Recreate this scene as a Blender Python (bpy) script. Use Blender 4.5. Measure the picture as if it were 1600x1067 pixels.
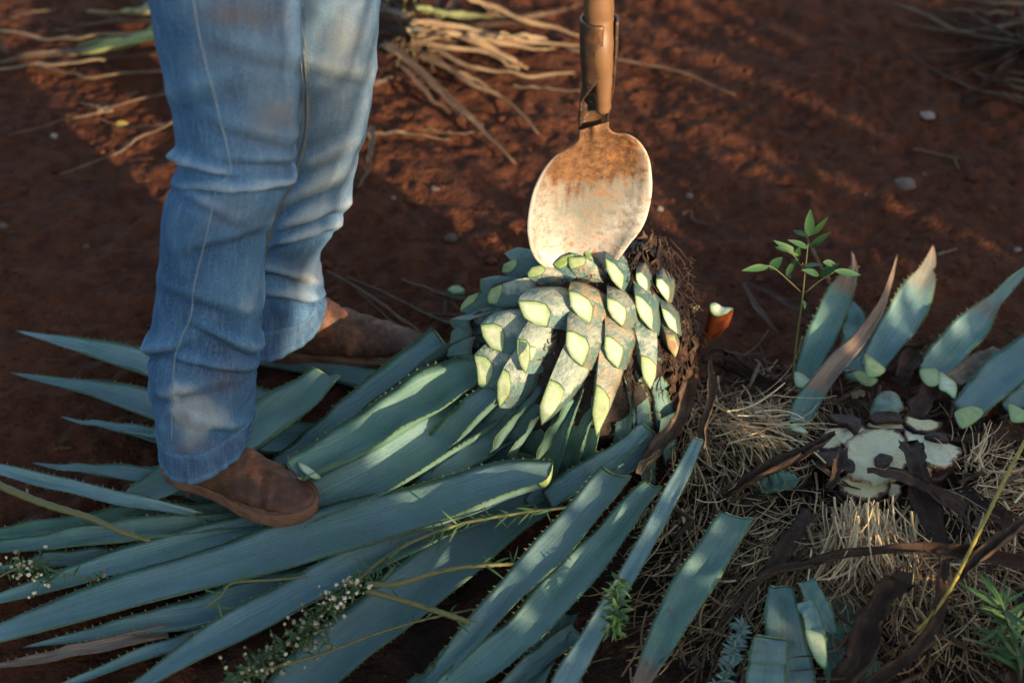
import bpy, math, random
import numpy as np
from mathutils import Vector, Matrix
from mathutils import noise as mnoise

for _o in list(bpy.data.objects): bpy.data.objects.remove(_o)
scene = bpy.context.scene
COL = scene.collection
R = math.radians

# ------------------------------------------------------------------ camera
CAM_H, PITCH, LENS = 1.62, R(38), 50.0
FPX = 1600 * LENS / 36.0
cam = bpy.data.cameras.new('camera'); cam.lens = LENS; cam.sensor_width = 36
cam.clip_start = 0.02; cam.clip_end = 500
cam.dof.use_dof = True; cam.dof.focus_distance = 2.17; cam.dof.aperture_fstop = 2.6
camo = bpy.data.objects.new('camera', cam); COL.objects.link(camo)
camo.location = (0, 0, CAM_H); camo.rotation_euler = (math.pi/2 - PITCH, 0, 0)
scene.camera = camo

# ------------------------------------------------------------------ light
SUN_EL = R(14.0)
SUN_TO = Vector((0.62, -0.785, 0)).normalized()           # horizontal direction towards the sun
world = bpy.data.worlds.new('World'); scene.world = world; world.use_nodes = True
wn = world.node_tree; bg = wn.nodes['Background']
sky = wn.nodes.new('ShaderNodeTexSky'); sky.sky_type = 'NISHITA'; sky.sun_disc = False
sky.sun_elevation = SUN_EL; sky.sun_rotation = math.atan2(SUN_TO.x, SUN_TO.y)
sky.air_density = 1.0; sky.dust_density = 1.5; sky.ozone_density = 1.0
wn.links.new(sky.outputs['Color'], bg.inputs['Color']); bg.inputs['Strength'].default_value = 0.15
sun = bpy.data.lights.new('sun', 'SUN'); sun.energy = 4.5; sun.angle = R(0.55); sun.color = (1.0, 0.76, 0.5)
suno = bpy.data.objects.new('sun', sun); COL.objects.link(suno); suno.location = (4, -5, 4)
_d = -(SUN_TO * math.cos(SUN_EL) + Vector((0, 0, math.sin(SUN_EL))))
suno.rotation_euler = _d.to_track_quat('-Z', 'Y').to_euler()
scene.view_settings.view_transform = 'Standard'; scene.view_settings.look = 'None'
scene.view_settings.gamma = 1.0; scene.view_settings.use_curve_mapping = False
scene.view_settings.exposure = 1.3

# ------------------------------------------------------------------ helpers
CPOS = Vector((0, 0, CAM_H))
FW = Vector((0, math.cos(PITCH), -math.sin(PITCH))); RT = Vector((1, 0, 0)); UPV = Vector((0, math.sin(PITCH), math.cos(PITCH)))
def ray(px, py): return FW + RT*((px-800)/FPX) + UPV*((533-py)/FPX)
def proj(p):
    d = p - CPOS; k = FPX / d.dot(FW)
    return (800 + d.dot(RT)*k, 533 - d.dot(UPV)*k)
def ground(x, y):
    g = 0.055*math.exp(-(((x-.50)/.34)**2 + ((y-1.50)/.36)**2))
    g += 0.012*math.sin(x*1.9+.6)*math.sin(y*1.6+1.1) + 0.006*math.sin(x*5.1+y*3.3)
    return g
def P(px, py, dz=0.0):
    """point of the place seen at photo position px,py, dz metres above the ground"""
    r = ray(px, py); h = dz
    for _ in range(8):
        t = (CAM_H - h)/(-r.z); p = CPOS + r*t
        h = ground(p.x, p.y) + dz
    t = (CAM_H - h)/(-r.z)
    return CPOS + r*t
def PY(px, py, Y):
    r = ray(px, py); return CPOS + r*(Y/r.y)
def ppm(p): return FPX / (p-CPOS).dot(FW)               # pixels per metre at p

def crom(pts, n):
    """Catmull-Rom through tuples/arrays, n samples"""
    a = [np.array(p, float) for p in pts]
    if len(a) == 2: return [a[0]+(a[1]-a[0])*i/(n-1) for i in range(n)]
    a = [2*a[0]-a[1]] + a + [2*a[-1]-a[-2]]; m = len(a)-3; out = []
    for i in range(n):
        u = i/(n-1)*m; k = min(int(u), m-1); t = u-k
        p0, p1, p2, p3 = a[k:k+4]
        out.append(.5*((2*p1)+(-p0+p2)*t+(2*p0-5*p1+4*p2-p3)*t*t+(-p0+3*p1-3*p2+p3)*t**3))
    return out
def interp(x, xs, ys): return float(np.interp(x, xs, ys))

def empty(name, loc=(0, 0, 0)):
    o = bpy.data.objects.new(name, None); o.empty_display_size = .05; o.location = loc; COL.objects.link(o); return o
def tag(o, label=None, cat=None, group=None, kind=None):
    if label: o['label'] = label
    if cat: o['category'] = cat
    if group: o['group'] = group
    if kind: o['kind'] = kind
    return o
def mk(name, verts, faces, mat, parent=None, smooth=True, uv=None, col=None):
    me = bpy.data.meshes.new(name)
    vs = [tuple(v) for v in verts]
    me.from_pydata(vs, [], faces)
    if mat is not None: me.materials.append(mat)
    if uv is not None:
        l = me.uv_layers.new(name='UVMap')
        idx = np.empty(len(me.loops), dtype=np.int32); me.loops.foreach_get('vertex_index', idx)
        l.data.foreach_set('uv', np.array(uv, dtype=np.float32)[idx].ravel())
    if col is not None:
        a = me.color_attributes.new('col', 'FLOAT_COLOR', 'POINT')
        a.data.foreach_set('color', np.array(col, dtype=np.float32).ravel())
    if smooth: me.polygons.foreach_set('use_smooth', [True]*len(me.polygons))
    me.update()
    o = bpy.data.objects.new(name, me); COL.objects.link(o)
    if parent is not None:
        o.parent = parent
        o.matrix_parent_inverse = Matrix.Translation(-Vector(parent.location)) if parent.type == 'EMPTY' else Matrix.Identity(4)
    return o
class MB:
    def __init__(s): s.v = []; s.f = []; s.uv = []; s.c = []
    def add(s, v, f, uv=None, c=None):
        b = len(s.v); s.v += [tuple(x) for x in v]; s.f += [tuple(i+b for i in q) for q in f]
        s.uv += list(uv) if uv is not None else [(0, 0)]*len(v)
        if c is None: c = (0, 0, .5, 0)
        s.c += list(c) if (len(c) == len(v) and hasattr(c[0], '__len__')) else [tuple(c)]*len(v)
    def build(s, name, mat, parent=None, smooth=True): return mk(name, s.v, s.f, mat, parent, smooth, s.uv, s.c)
def ringfaces(n, m, closed=True, b=0):
    f = []
    for i in range(n-1):
        for j in range(m if closed else m-1):
            k = (j+1) % m
            f.append((b+i*m+j, b+i*m+k, b+(i+1)*m+k, b+(i+1)*m+j))
    return f
def tube(mb, pts, rad, ns=6, c=(0, 0, .5, 0), cap=True, flat=1.0):
    pts = [Vector(p) for p in pts]; n = len(pts)
    if not hasattr(rad, '__len__'): rad = [rad]*n
    v = []; uv = []; L = 0; ref = None
    for i, p in enumerate(pts):
        t = (pts[min(i+1, n-1)] - pts[max(i-1, 0)])
        t = t.normalized() if t.length > 1e-9 else Vector((1, 0, 0))
        if ref is None: ref = Vector((0, 0, 1)) if abs(t.z) < .9 else Vector((1, 0, 0))
        s = t.cross(ref); s = s.normalized() if s.length > 1e-6 else Vector((1, 0, 0))
        u = s.cross(t); ref = u
        if i: L += (p-pts[i-1]).length
        for j in range(ns):
            a = 2*math.pi*j/ns
            v.append(p + s*(math.cos(a)*rad[i]) + u*(math.sin(a)*rad[i]*flat)); uv.append((L, j/ns))
    f = ringfaces(n, ns)
    if cap: f += [tuple(range(ns-1, -1, -1)), tuple(range((n-1)*ns, n*ns))]
    mb.add(v, f, uv, c)
def rnd_unit(rg):
    while True:
        v = Vector((rg.uniform(-1, 1), rg.uniform(-1, 1), rg.uniform(-1, 1)))
        if .05 < v.length < 1: return v.normalized()

# numpy value noise
def _h(ix, iy, s):
    n = (ix.astype(np.int64)*374761393 + iy.astype(np.int64)*668265263 + s*1442695041) & 0xffffffff
    n = ((n ^ (n >> 13))*1274126177) & 0xffffffff
    return ((n ^ (n >> 16)) & 0xffff)/65535.0
def vnoise(x, y, s=0):
    ix = np.floor(x); iy = np.floor(y); fx = x-ix; fy = y-iy
    fx = fx*fx*(3-2*fx); fy = fy*fy*(3-2*fy)
    a = _h(ix, iy, s); b = _h(ix+1, iy, s); c = _h(ix, iy+1, s); d = _h(ix+1, iy+1, s)
    return (a*(1-fx)+b*fx)*(1-fy)+(c*(1-fx)+d*fx)*fy

# ------------------------------------------------------------------ materials
class NT:
    def __init__(s, name):
        s.m = bpy.data.materials.new(name); s.m.use_nodes = True; s.t = s.m.node_tree
        s.b = s.t.nodes['Principled BSDF']; s.b.inputs['Specular IOR Level'].default_value = .35
    def n(s, ty, **k):
        x = s.t.nodes.new(ty)
        for a, b in k.items(): setattr(x, a, b)
        return x
    def lk(s, a, b): s.t.links.new(a, b)
    def put(s, sock, v):
        if hasattr(v, 'is_output') or isinstance(v, bpy.types.NodeSocket): s.lk(v, sock)
        elif isinstance(v, (tuple, list)) and len(v) == 3 and sock.type == 'RGBA': sock.default_value = (*v, 1)
        else: sock.default_value = v
    def obj(s): return s.n('ShaderNodeTexCoord').outputs['Object']
    def uv(s): return s.n('ShaderNodeTexCoord').outputs['UV']
    def attr(s, name='col'):
        a = s.n('ShaderNodeAttribute'); a.attribute_name = name
        sp = s.n('ShaderNodeSeparateColor'); s.lk(a.outputs['Color'], sp.inputs[0])
        return sp.outputs[0], sp.outputs[1], sp.outputs[2], a.outputs['Alpha']
    def map(s, v, scale=(1, 1, 1), loc=(0, 0, 0)):
        m = s.n('ShaderNodeMapping'); s.lk(v, m.inputs['Vector']); m.inputs['Scale'].default_value = scale; m.inputs['Location'].default_value = loc
        return m.outputs[0]
    def noise(s, v, scale, detail=4, rough=.55, dist=0):
        x = s.n('ShaderNodeTexNoise'); s.lk(v, x.inputs['Vector']); x.inputs['Scale'].default_value = scale
        x.inputs['Detail'].default_value = detail; x.inputs['Roughness'].default_value = rough; x.inputs['Distortion'].default_value = dist
        return x.outputs['Fac']
    def vor(s, v, scale, out='Distance', feat='F1'):
        x = s.n('ShaderNodeTexVoronoi'); x.feature = feat; s.lk(v, x.inputs['Vector']); x.inputs['Scale'].default_value = scale
        return x.outputs[out]
    def ramp(s, f, stops):
        x = s.n('ShaderNodeValToRGB'); s.put(x.inputs[0], f); e = x.color_ramp.elements
        while len(e) < len(stops): e.new(.5)
        for k, (p, c) in enumerate(stops):
            e[k].position = p; e[k].color = (c, c, c, 1) if not hasattr(c, '__len__') else (*c, 1)
        return x.outputs[0]
    def mix(s, f, a, b, mode='MIX'):
        x = s.n('ShaderNodeMix'); x.data_type = 'RGBA'; x.blend_type = mode
        s.put(x.inputs[0], f); s.put(x.inputs[6], a); s.put(x.inputs[7], b); return x.outputs[2]
    def ma(s, op, a, b=0.0, c=0.0):
        x = s.n('ShaderNodeMath'); x.operation = op; s.put(x.inputs[0], a); s.put(x.inputs[1], b); s.put(x.inputs[2], c); return x.outputs[0]
    def bump(s, h, strength=.4, dist=.002, nrm=None):
        x = s.n('ShaderNodeBump'); x.inputs['Strength'].default_value = strength; x.inputs['Distance'].default_value = dist
        s.lk(h, x.inputs['Height'])
        if nrm is not None: s.lk(nrm, x.inputs['Normal'])
        return x.outputs[0]
    def fin(s, col=None, rough=None, nrm=None, spec=None, sss=None):
        if col is not None: s.put(s.b.inputs['Base Color'], col)
        if rough is not None: s.put(s.b.inputs['Roughness'], rough)
        if nrm is not None: s.lk(nrm, s.b.inputs['Normal'])
        if spec is not None: s.b.inputs['Specular IOR Level'].default_value = spec
        return s.m

def m_soil():
    t = NT('red_soil'); v = t.obj()
    a = t.noise(v, 3.2, 6, .6); b = t.noise(v, 28, 5, .65); c = t.noise(v, 170, 3, .6)
    col = t.mix(t.ramp(a, [(.3, 0), (.72, 1)]), (.032, .0112, .0062), (.066, .0222, .0104))
    col = t.mix(t.ramp(b, [(.35, 0), (.75, .8)]), col, (.12, .042, .0185))
    col = t.mix(t.ramp(c, [(.62, 0), (.78, .55)]), col, (.028, .012, .009))
    mu = t.n('ShaderNodeAttribute'); mu.attribute_name = 'mulch_shade'
    d = t.noise(v, 60, 4, .7)
    col = t.mix(mu.outputs['Fac'], col, t.mix(d, (.012, .008, .006), (.045, .026, .016)))
    f = t.vor(v, 130); g = t.vor(v, 45)
    h = t.ma('ADD', t.ma('MULTIPLY', b, .9), t.ma('ADD', t.ma('MULTIPLY', f, -.35), t.ma('ADD', t.ma('MULTIPLY', g, -.5), t.ma('MULTIPLY', c, .4))))
    return t.fin(col, .95, t.bump(h, .9, .012), .12)
def m_crumb():
    t = NT('soil_crumb'); r, g, b, a = t.attr(); v = t.obj()
    col = t.mix(b, (.045, .016, .009), (.11, .041, .0205))
    col = t.mix(a, col, (.11, .075, .055))
    n = t.noise(v, 220, 3)
    return t.fin(t.mix(t.ramp(n, [(.4, 0), (.7, .5)]), col, (.04, .017, .011)), .95, t.bump(n, .6, .002), .1)
def m_stone():
    t = NT('stone'); v = t.obj(); n = t.noise(v, 40, 5); n2 = t.noise(v, 200, 3)
    r, g, b, a = t.attr()
    col = t.mix(b, t.mix(n, (.05, .036, .028), (.11, .085, .07)), (.22, .19, .16))
    col = t.mix(t.ramp(n2, [(.5, 0), (.7, .5)]), col, (.1, .045, .025))
    return t.fin(col, .85, t.bump(n2, .5, .002))
def m_leaf():
    # attribute: r along (0 base..1 tip), g distance from the mid line, b hue (0 blue .. 1 green), alpha dryness
    t = NT('agave_skin'); r, g, b, a = t.attr(); uv = t.uv(); v = t.obj()
    st = t.noise(t.map(uv, (5, 130, 1)), 1.0, 6, .68); st2 = t.noise(t.map(uv, (22, 420, 1)), 1.0, 3, .6)
    bl = t.noise(v, 10, 5, .62); bl2 = t.noise(v, 31, 5, .65); sp = t.noise(v, 330, 2, .5); sc = t.noise(t.map(uv, (55, 30, 1)), 1.0, 5, .72, .8)
    hue = t.ma('ADD', b, t.ma('MULTIPLY', t.ma('SUBTRACT', bl, .5), 1.3))
    col = t.mix(t.ramp(hue, [(.1, 0), (1.0, 1)]), (.152, .247, .238), (.078, .185, .085))
    oi = t.n('ShaderNodeObjectInfo').outputs['Random']
    col = t.mix(1.0, col, t.ramp(oi, [(0, .72), (1, 1.18)]), 'MULTIPLY')
    col = t.mix(t.ramp(bl2, [(.4, 0), (.68, .55)]), col, t.mix(.5, col, (.07, .15, .15)))
    col = t.mix(t.ramp(st, [(.36, 0), (.62, .8)]), col, t.mix(.72, col, (.035, .085, .09)))
    col = t.mix(t.ramp(st2, [(.56, 0), (.72, .45)]), col, (.21, .3, .31))
    col = t.mix(t.ramp(sc, [(.6, 0), (.7, .6)]), col, t.mix(.65, col, (.03, .085, .07)))
    col = t.mix(t.ramp(t.ma('ADD', t.ma('MULTIPLY', bl2, .6), t.ma('MULTIPLY', sc, .5)), [(.66, 0), (.75, .5)]), col, (.2, .26, .15))  # pale yellowish patches painted in as sunlit spots
    col = t.mix(t.ramp(sp, [(.66, 0), (.72, .65)]), col, (.05, .05, .035))
    edge = t.ramp(t.ma('ADD', g, t.ma('MULTIPLY', t.ma('SUBTRACT', bl2, .5), .2)), [(.8, 0), (.97, .9)])
    col = t.mix(edge, col, (.045, .115, .04)); col = t.mix(t.ramp(g, [(.965, 0), (.99, .8)]), col, (.15, .21, .09))
    du = t.noise(v, 16, 6, .72, .4); col = t.mix(t.ramp(du, [(.55, 0), (.75, .35)]), col, (.13, .1, .075))
    ik = t.noise(t.map(uv, (26, 90, 1)), 1.0, 2, .5, 2.5); col = t.mix(t.ramp(ik, [(.485, 0), (.5, .45), (.515, 0)]), col, t.mix(.6, col, (.28, .34, .3)))
    dn = t.noise(t.map(uv, (10, 140, 1)), 1.0, 5, .65)
    dry = t.mix(t.ramp(dn, [(.3, 0), (.7, 1)]), (.06, .037, .025), (.27, .19, .125))
    dm = t.ramp(t.ma('ADD', a, t.ma('MULTIPLY', t.ma('SUBTRACT', bl2, .5), .7)), [(.3, 0), (.62, 1)])
    col = t.mix(dm, col, dry)
    col = t.mix(t.ramp(r, [(.972, 0), (.995, 1)]), col, (.05, .025, .015))
    h = t.ma('ADD', t.ma('MULTIPLY', st, 1.0), t.ma('ADD', t.ma('MULTIPLY', sp, .12), t.ma('ADD', t.ma('MULTIPLY', bl2, .9), t.ma('MULTIPLY', sc, .5))))
    rg = t.ma('ADD', .36, t.ma('MULTIPLY', bl2, .36))
    return t.fin(col, rg, t.bump(h, .5, .004), .42)
def m_cut():
    # uv: radius from the centre of the cut (u 0..1); attribute b: 0 pale, 1 green ; alpha: brown
    t = NT('cut_agave_flesh'); r, g, b, a = t.attr(); v = t.obj(); uv = t.uv()
    sx = t.n('ShaderNodeSeparateXYZ'); t.lk(uv, sx.inputs[0]); rad = sx.outputs[0]
    n = t.noise(v, 60, 5, .65); n2 = t.noise(v, 520, 3, .6); n4 = t.noise(v, 24, 3); fb = t.noise(t.map(v, (70, 70, 420)), 1.0, 4, .65, .5)
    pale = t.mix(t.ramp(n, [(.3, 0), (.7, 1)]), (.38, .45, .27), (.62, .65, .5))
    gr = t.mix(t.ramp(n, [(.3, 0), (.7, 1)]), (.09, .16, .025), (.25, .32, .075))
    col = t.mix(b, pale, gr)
    col = t.mix(t.ramp(fb, [(.52, 0), (.7, .45)]), col, t.mix(.6, col, (.3, .38, .16)))
    rr = t.ma('ADD', rad, t.ma('ADD', t.ma('MULTIPLY', t.ma('SUBTRACT', n, .5), .22), t.ma('MULTIPLY', t.ma('SUBTRACT', n4, .5), .35)))
    col = t.mix(t.ramp(rr, [(.55, 0), (.97, .85)]), col, (.15, .27, .06))
    col = t.mix(t.ramp(t.ma('ADD', rad, t.ma('MULTIPLY', t.ma('SUBTRACT', n, .5), .1)), [(.88, 0), (.97, 1)]), col, (.03, .07, .02))
    col = t.mix(t.ramp(n2, [(.62, 0), (.7, .6)]), col, (.75, .76, .62))
    col = t.mix(t.ramp(n2, [(.3, .5), (.38, 0)]), col, (.2, .24, .1))
    br = t.ma('MULTIPLY', t.ma('ADD', a, .12), t.ramp(t.noise(v, 38, 4, .65), [(.46, 0), (.66, 1)]))
    col = t.mix(br, col, (.22, .1, .03))
    t.b.inputs['Subsurface Weight'].default_value = .1; t.b.inputs['Subsurface Radius'].default_value = (.006, .006, .003)
    t.b.inputs['Subsurface Scale'].default_value = .5
    return t.fin(col, t.ma('ADD', .2, t.ma('MULTIPLY', n, .4)), t.bump(t.ma('ADD', n2, t.ma('MULTIPLY', fb, .8)), .5, .0018), .5)
def m_stub():
    # attribute r: 0 at face .. 1 at base, b: warm stain, alpha: shaved wax plus painted sunlit side
    t = NT('leaf_stub_skin'); r, g, b, a = t.attr(); v = t.obj()
    n = t.noise(v, 26, 5, .6); n2 = t.noise(v, 160, 4, .6); n3 = t.noise(v, 60, 5, .68)
    sk = t.mix(n, (.032, .085, .075), (.085, .165, .145))
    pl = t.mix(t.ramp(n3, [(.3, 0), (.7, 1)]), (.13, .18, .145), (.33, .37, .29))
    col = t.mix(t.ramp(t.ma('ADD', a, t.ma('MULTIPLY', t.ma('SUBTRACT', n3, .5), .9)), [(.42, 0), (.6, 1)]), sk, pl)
    om = t.ma('MULTIPLY', b, t.ramp(n3, [(.42, 0), (.62, 1)]))
    col = t.mix(om, col, t.mix(n2, (.24, .1, .02), (.42, .23, .06)))
    bm = t.ramp(t.ma('ADD', r, t.ma('MULTIPLY', t.ma('SUBTRACT', n3, .5), .6)), [(.8, 0), (1.0, 1)])
    col = t.mix(bm, col, t.mix(n2, (.02, .01, .007), (.1, .042, .02)))
    return t.fin(col, .45, t.bump(t.ma('ADD', n2, t.ma('MULTIPLY', n3, 2)), .7, .003), .45)
def m_core():
    t = NT('agave_core_crust'); v = t.obj(); n = t.noise(v, 45, 6, .7); n2 = t.noise(v, 220, 3, .6)
    col = t.mix(t.ramp(n, [(.3, 0), (.72, 1)]), (.008, .007, .006), (.055, .03, .018))
    return t.fin(col, .6, t.bump(t.ma('ADD', n, t.ma('MULTIPLY', n2, .4)), .9, .008), .4)
def m_dry():
    # attribute r along, b tint (0 dark brown .5 tan 1 pale/orange), alpha greenness
    t = NT('dry_leaf'); r, g, b, a = t.attr(); uv = t.uv(); v = t.obj()
    st = t.noise(t.map(uv, (9, 9, 1)), 1.0, 6, .7); s2 = t.noise(t.map(uv, (14, 34, 1)), 1.0, 5, .7); bl = t.noise(v, 30, 5, .65); sp = t.noise(v, 260, 3, .6)
    col = t.ramp(t.ma('ADD', b, t.ma('ADD', t.ma('MULTIPLY', t.ma('SUBTRACT', bl, .5), .55), t.ma('MULTIPLY', t.ma('SUBTRACT', st, .5), .5))), [(0, (.022, .012, .008)), (.35, (.085, .045, .026)), (.6, (.21, .13, .075)), (1, (.48, .33, .18))])
    col = t.mix(t.ramp(s2, [(.42, 0), (.62, .85)]), col, t.mix(.7, col, (.012, .007, .005)))
    col = t.mix(t.ramp(sp, [(.62, 0), (.72, .5)]), col, t.mix(.5, col, (.4, .33, .25)))
    col = t.mix(a, col, t.mix(st, (.1, .16, .04), (.4, .42, .18)))
    return t.fin(col, .72, t.bump(t.ma('ADD', t.ma('MULTIPLY', st, .6), t.ma('ADD', s2, t.ma('MULTIPLY', bl, .5))), .9, .004), .28)
def m_straw():
    t = NT('straw'); r, g, b, a = t.attr()
    col = t.ramp(b, [(0, (.03, .018, .011)), (.45, (.21, .13, .062)), (1, (.6, .46, .26))])
    return t.fin(col, .7, None, .3)
def m_wood():
    t = NT('handle_wood'); v = t.obj(); n = t.noise(t.map(v, (60, 60, 5)), 1.0, 5, .6); n2 = t.noise(v, 30, 4)
    col = t.mix(n, (.1, .048, .02), (.19, .1, .042)); col = t.mix(t.ramp(n2, [(.45, 0), (.7, .7)]), col, (.11, .055, .028))
    return t.fin(col, .5, t.bump(n, .3, .001), .4)
def m_blade():
    # attribute r: 0 top .. 1 bottom ; g: across
    t = NT('worn_blade_steel'); r, g, b, a = t.attr(); v = t.obj()
    n = t.noise(v, 22, 6, .62, .4); n2 = t.noise(v, 90, 4, .65); n3 = t.noise(v, 300, 3, .6); dr = t.noise(t.map(v, (80, 80, 9)), 1.0, 4, .6)
    rust = t.mix(t.ramp(n2, [(.3, 0), (.7, 1)]), (.075, .033, .015), (.2, .1, .042)); pale = t.mix(t.ramp(n2, [(.35, 0), (.65, 1)]), (.21, .19, .15), (.48, .46, .4)); grey = t.mix(n3, (.13, .13, .11), (.23, .22, .18))
    e = t.ma('ADD', r, t.ma('ADD', t.ma('MULTIPLY', t.ma('SUBTRACT', n, .5), .34), t.ma('MULTIPLY', t.ma('SUBTRACT', dr, .5), .22)))
    col = t.mix(t.ramp(e, [(.46, 0), (.54, 1)]), rust, grey)
    col = t.mix(t.ramp(t.ma('ADD', e, t.ma('MULTIPLY', g, .3)), [(.64, 0), (.86, 1)]), col, pale)
    col = t.mix(t.ma('MULTIPLY', t.ramp(g, [(.92, 0), (.985, .8)]), t.ramp(r, [(.3, 0), (.5, 1)])), col, (.55, .51, .43))
    st = t.ma('MULTIPLY', t.ramp(n2, [(.47, 0), (.62, .85)]), t.ramp(n, [(.44, 0), (.58, 1)]))
    col = t.mix(st, col, (.27, .11, .03)); col = t.mix(t.ramp(dr, [(.6, 0), (.74, .5)]), col, (.28, .15, .06)); col = t.mix(t.ramp(n3, [(.68, 0), (.76, .8)]), col, (.1, .05, .025))
    t.b.inputs['Metallic'].default_value = .15
    return t.fin(col, t.ma('ADD', .35, t.ma('MULTIPLY', n2, .4)), t.bump(t.ma('ADD', n2, t.ma('MULTIPLY', n3, .4)), .5, .002), .45)
def m_steel():
    t = NT('dark_socket_steel'); v = t.obj(); n = t.noise(v, 35, 5); n2 = t.noise(v, 160, 3)
    col = t.mix(t.ramp(n, [(.42, 0), (.7, 1)]), (.04, .026, .02), (.14, .062, .025))
    col = t.mix(t.ramp(n2, [(.6, 0), (.72, .7)]), col, (.26, .13, .05))
    t.b.inputs['Metallic'].default_value = .35
    return t.fin(col, .5, t.bump(n2, .3, .001), .5)
def m_denim():
    # attribute r: worn fade, g: dirt, b: yellow tint, partly painted sunlight, alpha: seam darkness
    t = NT('denim'); r, g, b, a = t.attr(); uv = t.uv(); v = t.obj()
    tw = t.noise(t.map(uv, (900, 210, 1)), 1.0, 2, .6); tw2 = t.noise(t.map(uv, (240, 1100, 1)), 1.0, 2, .6)
    sl = t.noise(t.map(uv, (240, 26, 1)), 1.0, 4, .6); big = t.noise(v, 8, 5, .62); mid = t.noise(v, 26, 5, .65)
    f = t.ma('ADD', r, t.ma('ADD', t.ma('MULTIPLY', t.ma('SUBTRACT', big, .5), .6), t.ma('MULTIPLY', t.ma('SUBTRACT', mid, .5), .4)))
    col = t.ramp(f, [(0, (.004, .018, .058)), (.33, (.014, .06, .145)), (.66, (.05, .135, .245)), (1, (.31, .37, .4))])
    col = t.mix(t.ramp(tw, [(.4, 0), (.62, .7)]), col, t.mix(.3, col, (.26, .4, .52)))
    col = t.mix(t.ramp(tw2, [(.36, .5), (.6, 0)]), col, t.mix(.6, col, (.006, .02, .055)))
    col = t.mix(t.ramp(sl, [(.48, 0), (.68, .4)]), col, t.mix(.4, col, (.25, .36, .45)))
    col = t.mix(b, col, t.mix(.5, col, (.24, .2, .13)))
    dm = t.ma('MULTIPLY', g, t.ramp(mid, [(.3, 0), (.62, 1)]))
    col = t.mix(dm, col, (.115, .075, .05))
    col = t.mix(a, col, (.02, .035, .07))
    h = t.ma('ADD', tw, t.ma('ADD', t.ma('MULTIPLY', tw2, .6), t.ma('MULTIPLY', sl, .5)))
    return t.fin(col, .9, t.bump(h, .4, .001), .12)
def m_thread(name='seam_thread', c=(.36, .39, .4)):
    t = NT(name); n = t.noise(t.obj(), 300, 2)
    return t.fin(t.mix(n, c, tuple(x*.55 for x in c)), .9, t.bump(n, .5, .001), .15)
def m_leather():
    t = NT('brown_leather'); v = t.obj(); r, g, b, a = t.attr()
    n = t.noise(v, 9, 6, .62); n2 = t.noise(v, 48, 6, .68); n3 = t.noise(v, 420, 2); f = t.vor(v, 260)
    col = t.mix(t.ramp(n, [(.3, 0), (.7, 1)]), (.032, .015, .009), (.085, .038, .02))
    col = t.mix(t.ramp(n2, [(.42, 0), (.68, .7)]), col, (.125, .052, .025))
    col = t.mix(t.ramp(t.ma('MULTIPLY', n, n2), [(.27, 0), (.38, .8)]), col, (.25, .09, .036))
    dk = t.noise(v, 17, 4, .6); col = t.mix(t.ramp(dk, [(.5, 0), (.68, .7)]), col, (.022, .011, .008))
    col = t.mix(t.ma('MULTIPLY', g, t.ramp(n2, [(.3, 0), (.6, .8)])), col, (.11, .042, .02))
    return t.fin(col, t.ma('ADD', .42, t.ma('MULTIPLY', n2, .4)), t.bump(t.ma('ADD', t.ma('MULTIPLY', f, .3), n2), .45, .0025), .32)
def m_sole():
    t = NT('boot_sole'); v = t.obj(); n = t.noise(v, 40, 5, .65); n2 = t.noise(v, 200, 3)
    col = t.mix(t.ramp(n, [(.3, 0), (.7, 1)]), (.06, .03, .018), (.19, .095, .055)); col = t.mix(t.ramp(n2, [(.58, 0), (.7, .6)]), col, (.19, .08, .035))
    return t.fin(col, .8, t.bump(n, .6, .003), .2)
def m_green(name, c1, c2, rough=.5):
    t = NT(name); v = t.obj(); r, g, b, a = t.attr(); n = t.noise(v, 45, 4)
    col = t.mix(t.ma('ADD', t.ma('MULTIPLY', b, .7), t.ma('MULTIPLY', n, .3)), c1, c2)
    t.b.inputs['Transmission Weight'].default_value = 0
    return t.fin(col, rough, t.bump(n, .2, .001), .35)
def m_stump():
    # attribute b: pale 0 .. yellow 1 ; uv.u radius -> browned edge
    t = NT('cut_stump_flesh'); r, g, b, a = t.attr(); v = t.obj()
    sx = t.n('ShaderNodeSeparateXYZ'); t.lk(t.uv(), sx.inputs[0]); rad = sx.outputs[0]
    n = t.noise(v, 22, 6, .62, .6); n2 = t.noise(v, 190, 4, .65); n3 = t.noise(v, 48, 5, .7); fb = t.noise(t.map(v, (40, 160, 40)), 1.0, 5, .7, 1.0)
    col = t.mix(t.ramp(n, [(.3, 0), (.7, 1)]), (.4, .4, .25), (.66, .63, .45)); col = t.mix(b, col, t.mix(n, (.46, .37, .11), (.6, .52, .24)))
    col = t.mix(t.ramp(fb, [(.5, 0), (.68, .5)]), col, t.mix(.5, col, (.25, .22, .12)))
    e = t.ma('ADD', rad, t.ma('ADD', t.ma('MULTIPLY', t.ma('SUBTRACT', n3, .5), .75), t.ma('MULTIPLY', t.ma('SUBTRACT', n, .5), .5)))
    e = t.ma('ADD', e, t.ma('MULTIPLY', a, .28))
    col = t.mix(t.ramp(e, [(.84, 0), (.98, 1)]), col, (.2, .085, .02))
    col = t.mix(t.ramp(e, [(.98, 0), (1.1, 1)]), col, (.02, .009, .006))
    col = t.mix(t.ramp(n2, [(.65, 0), (.7, .8)]), col, (.11, .06, .03))
    return t.fin(col, t.ma('ADD', .25, t.ma('MULTIPLY', n3, .4)), t.bump(t.ma('ADD', fb, t.ma('ADD', n, n2)), .6, .005), .5)
def m_plain(name, c1, c2, scale=60, rough=.7, spec=.3, bump=.4):
    t = NT(name); n = t.noise(t.obj(), scale, 5, .65)
    return t.fin(t.mix(t.ramp(n, [(.3, 0), (.7, 1)]), c1, c2), rough, t.bump(n, bump, .003), spec)
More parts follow.
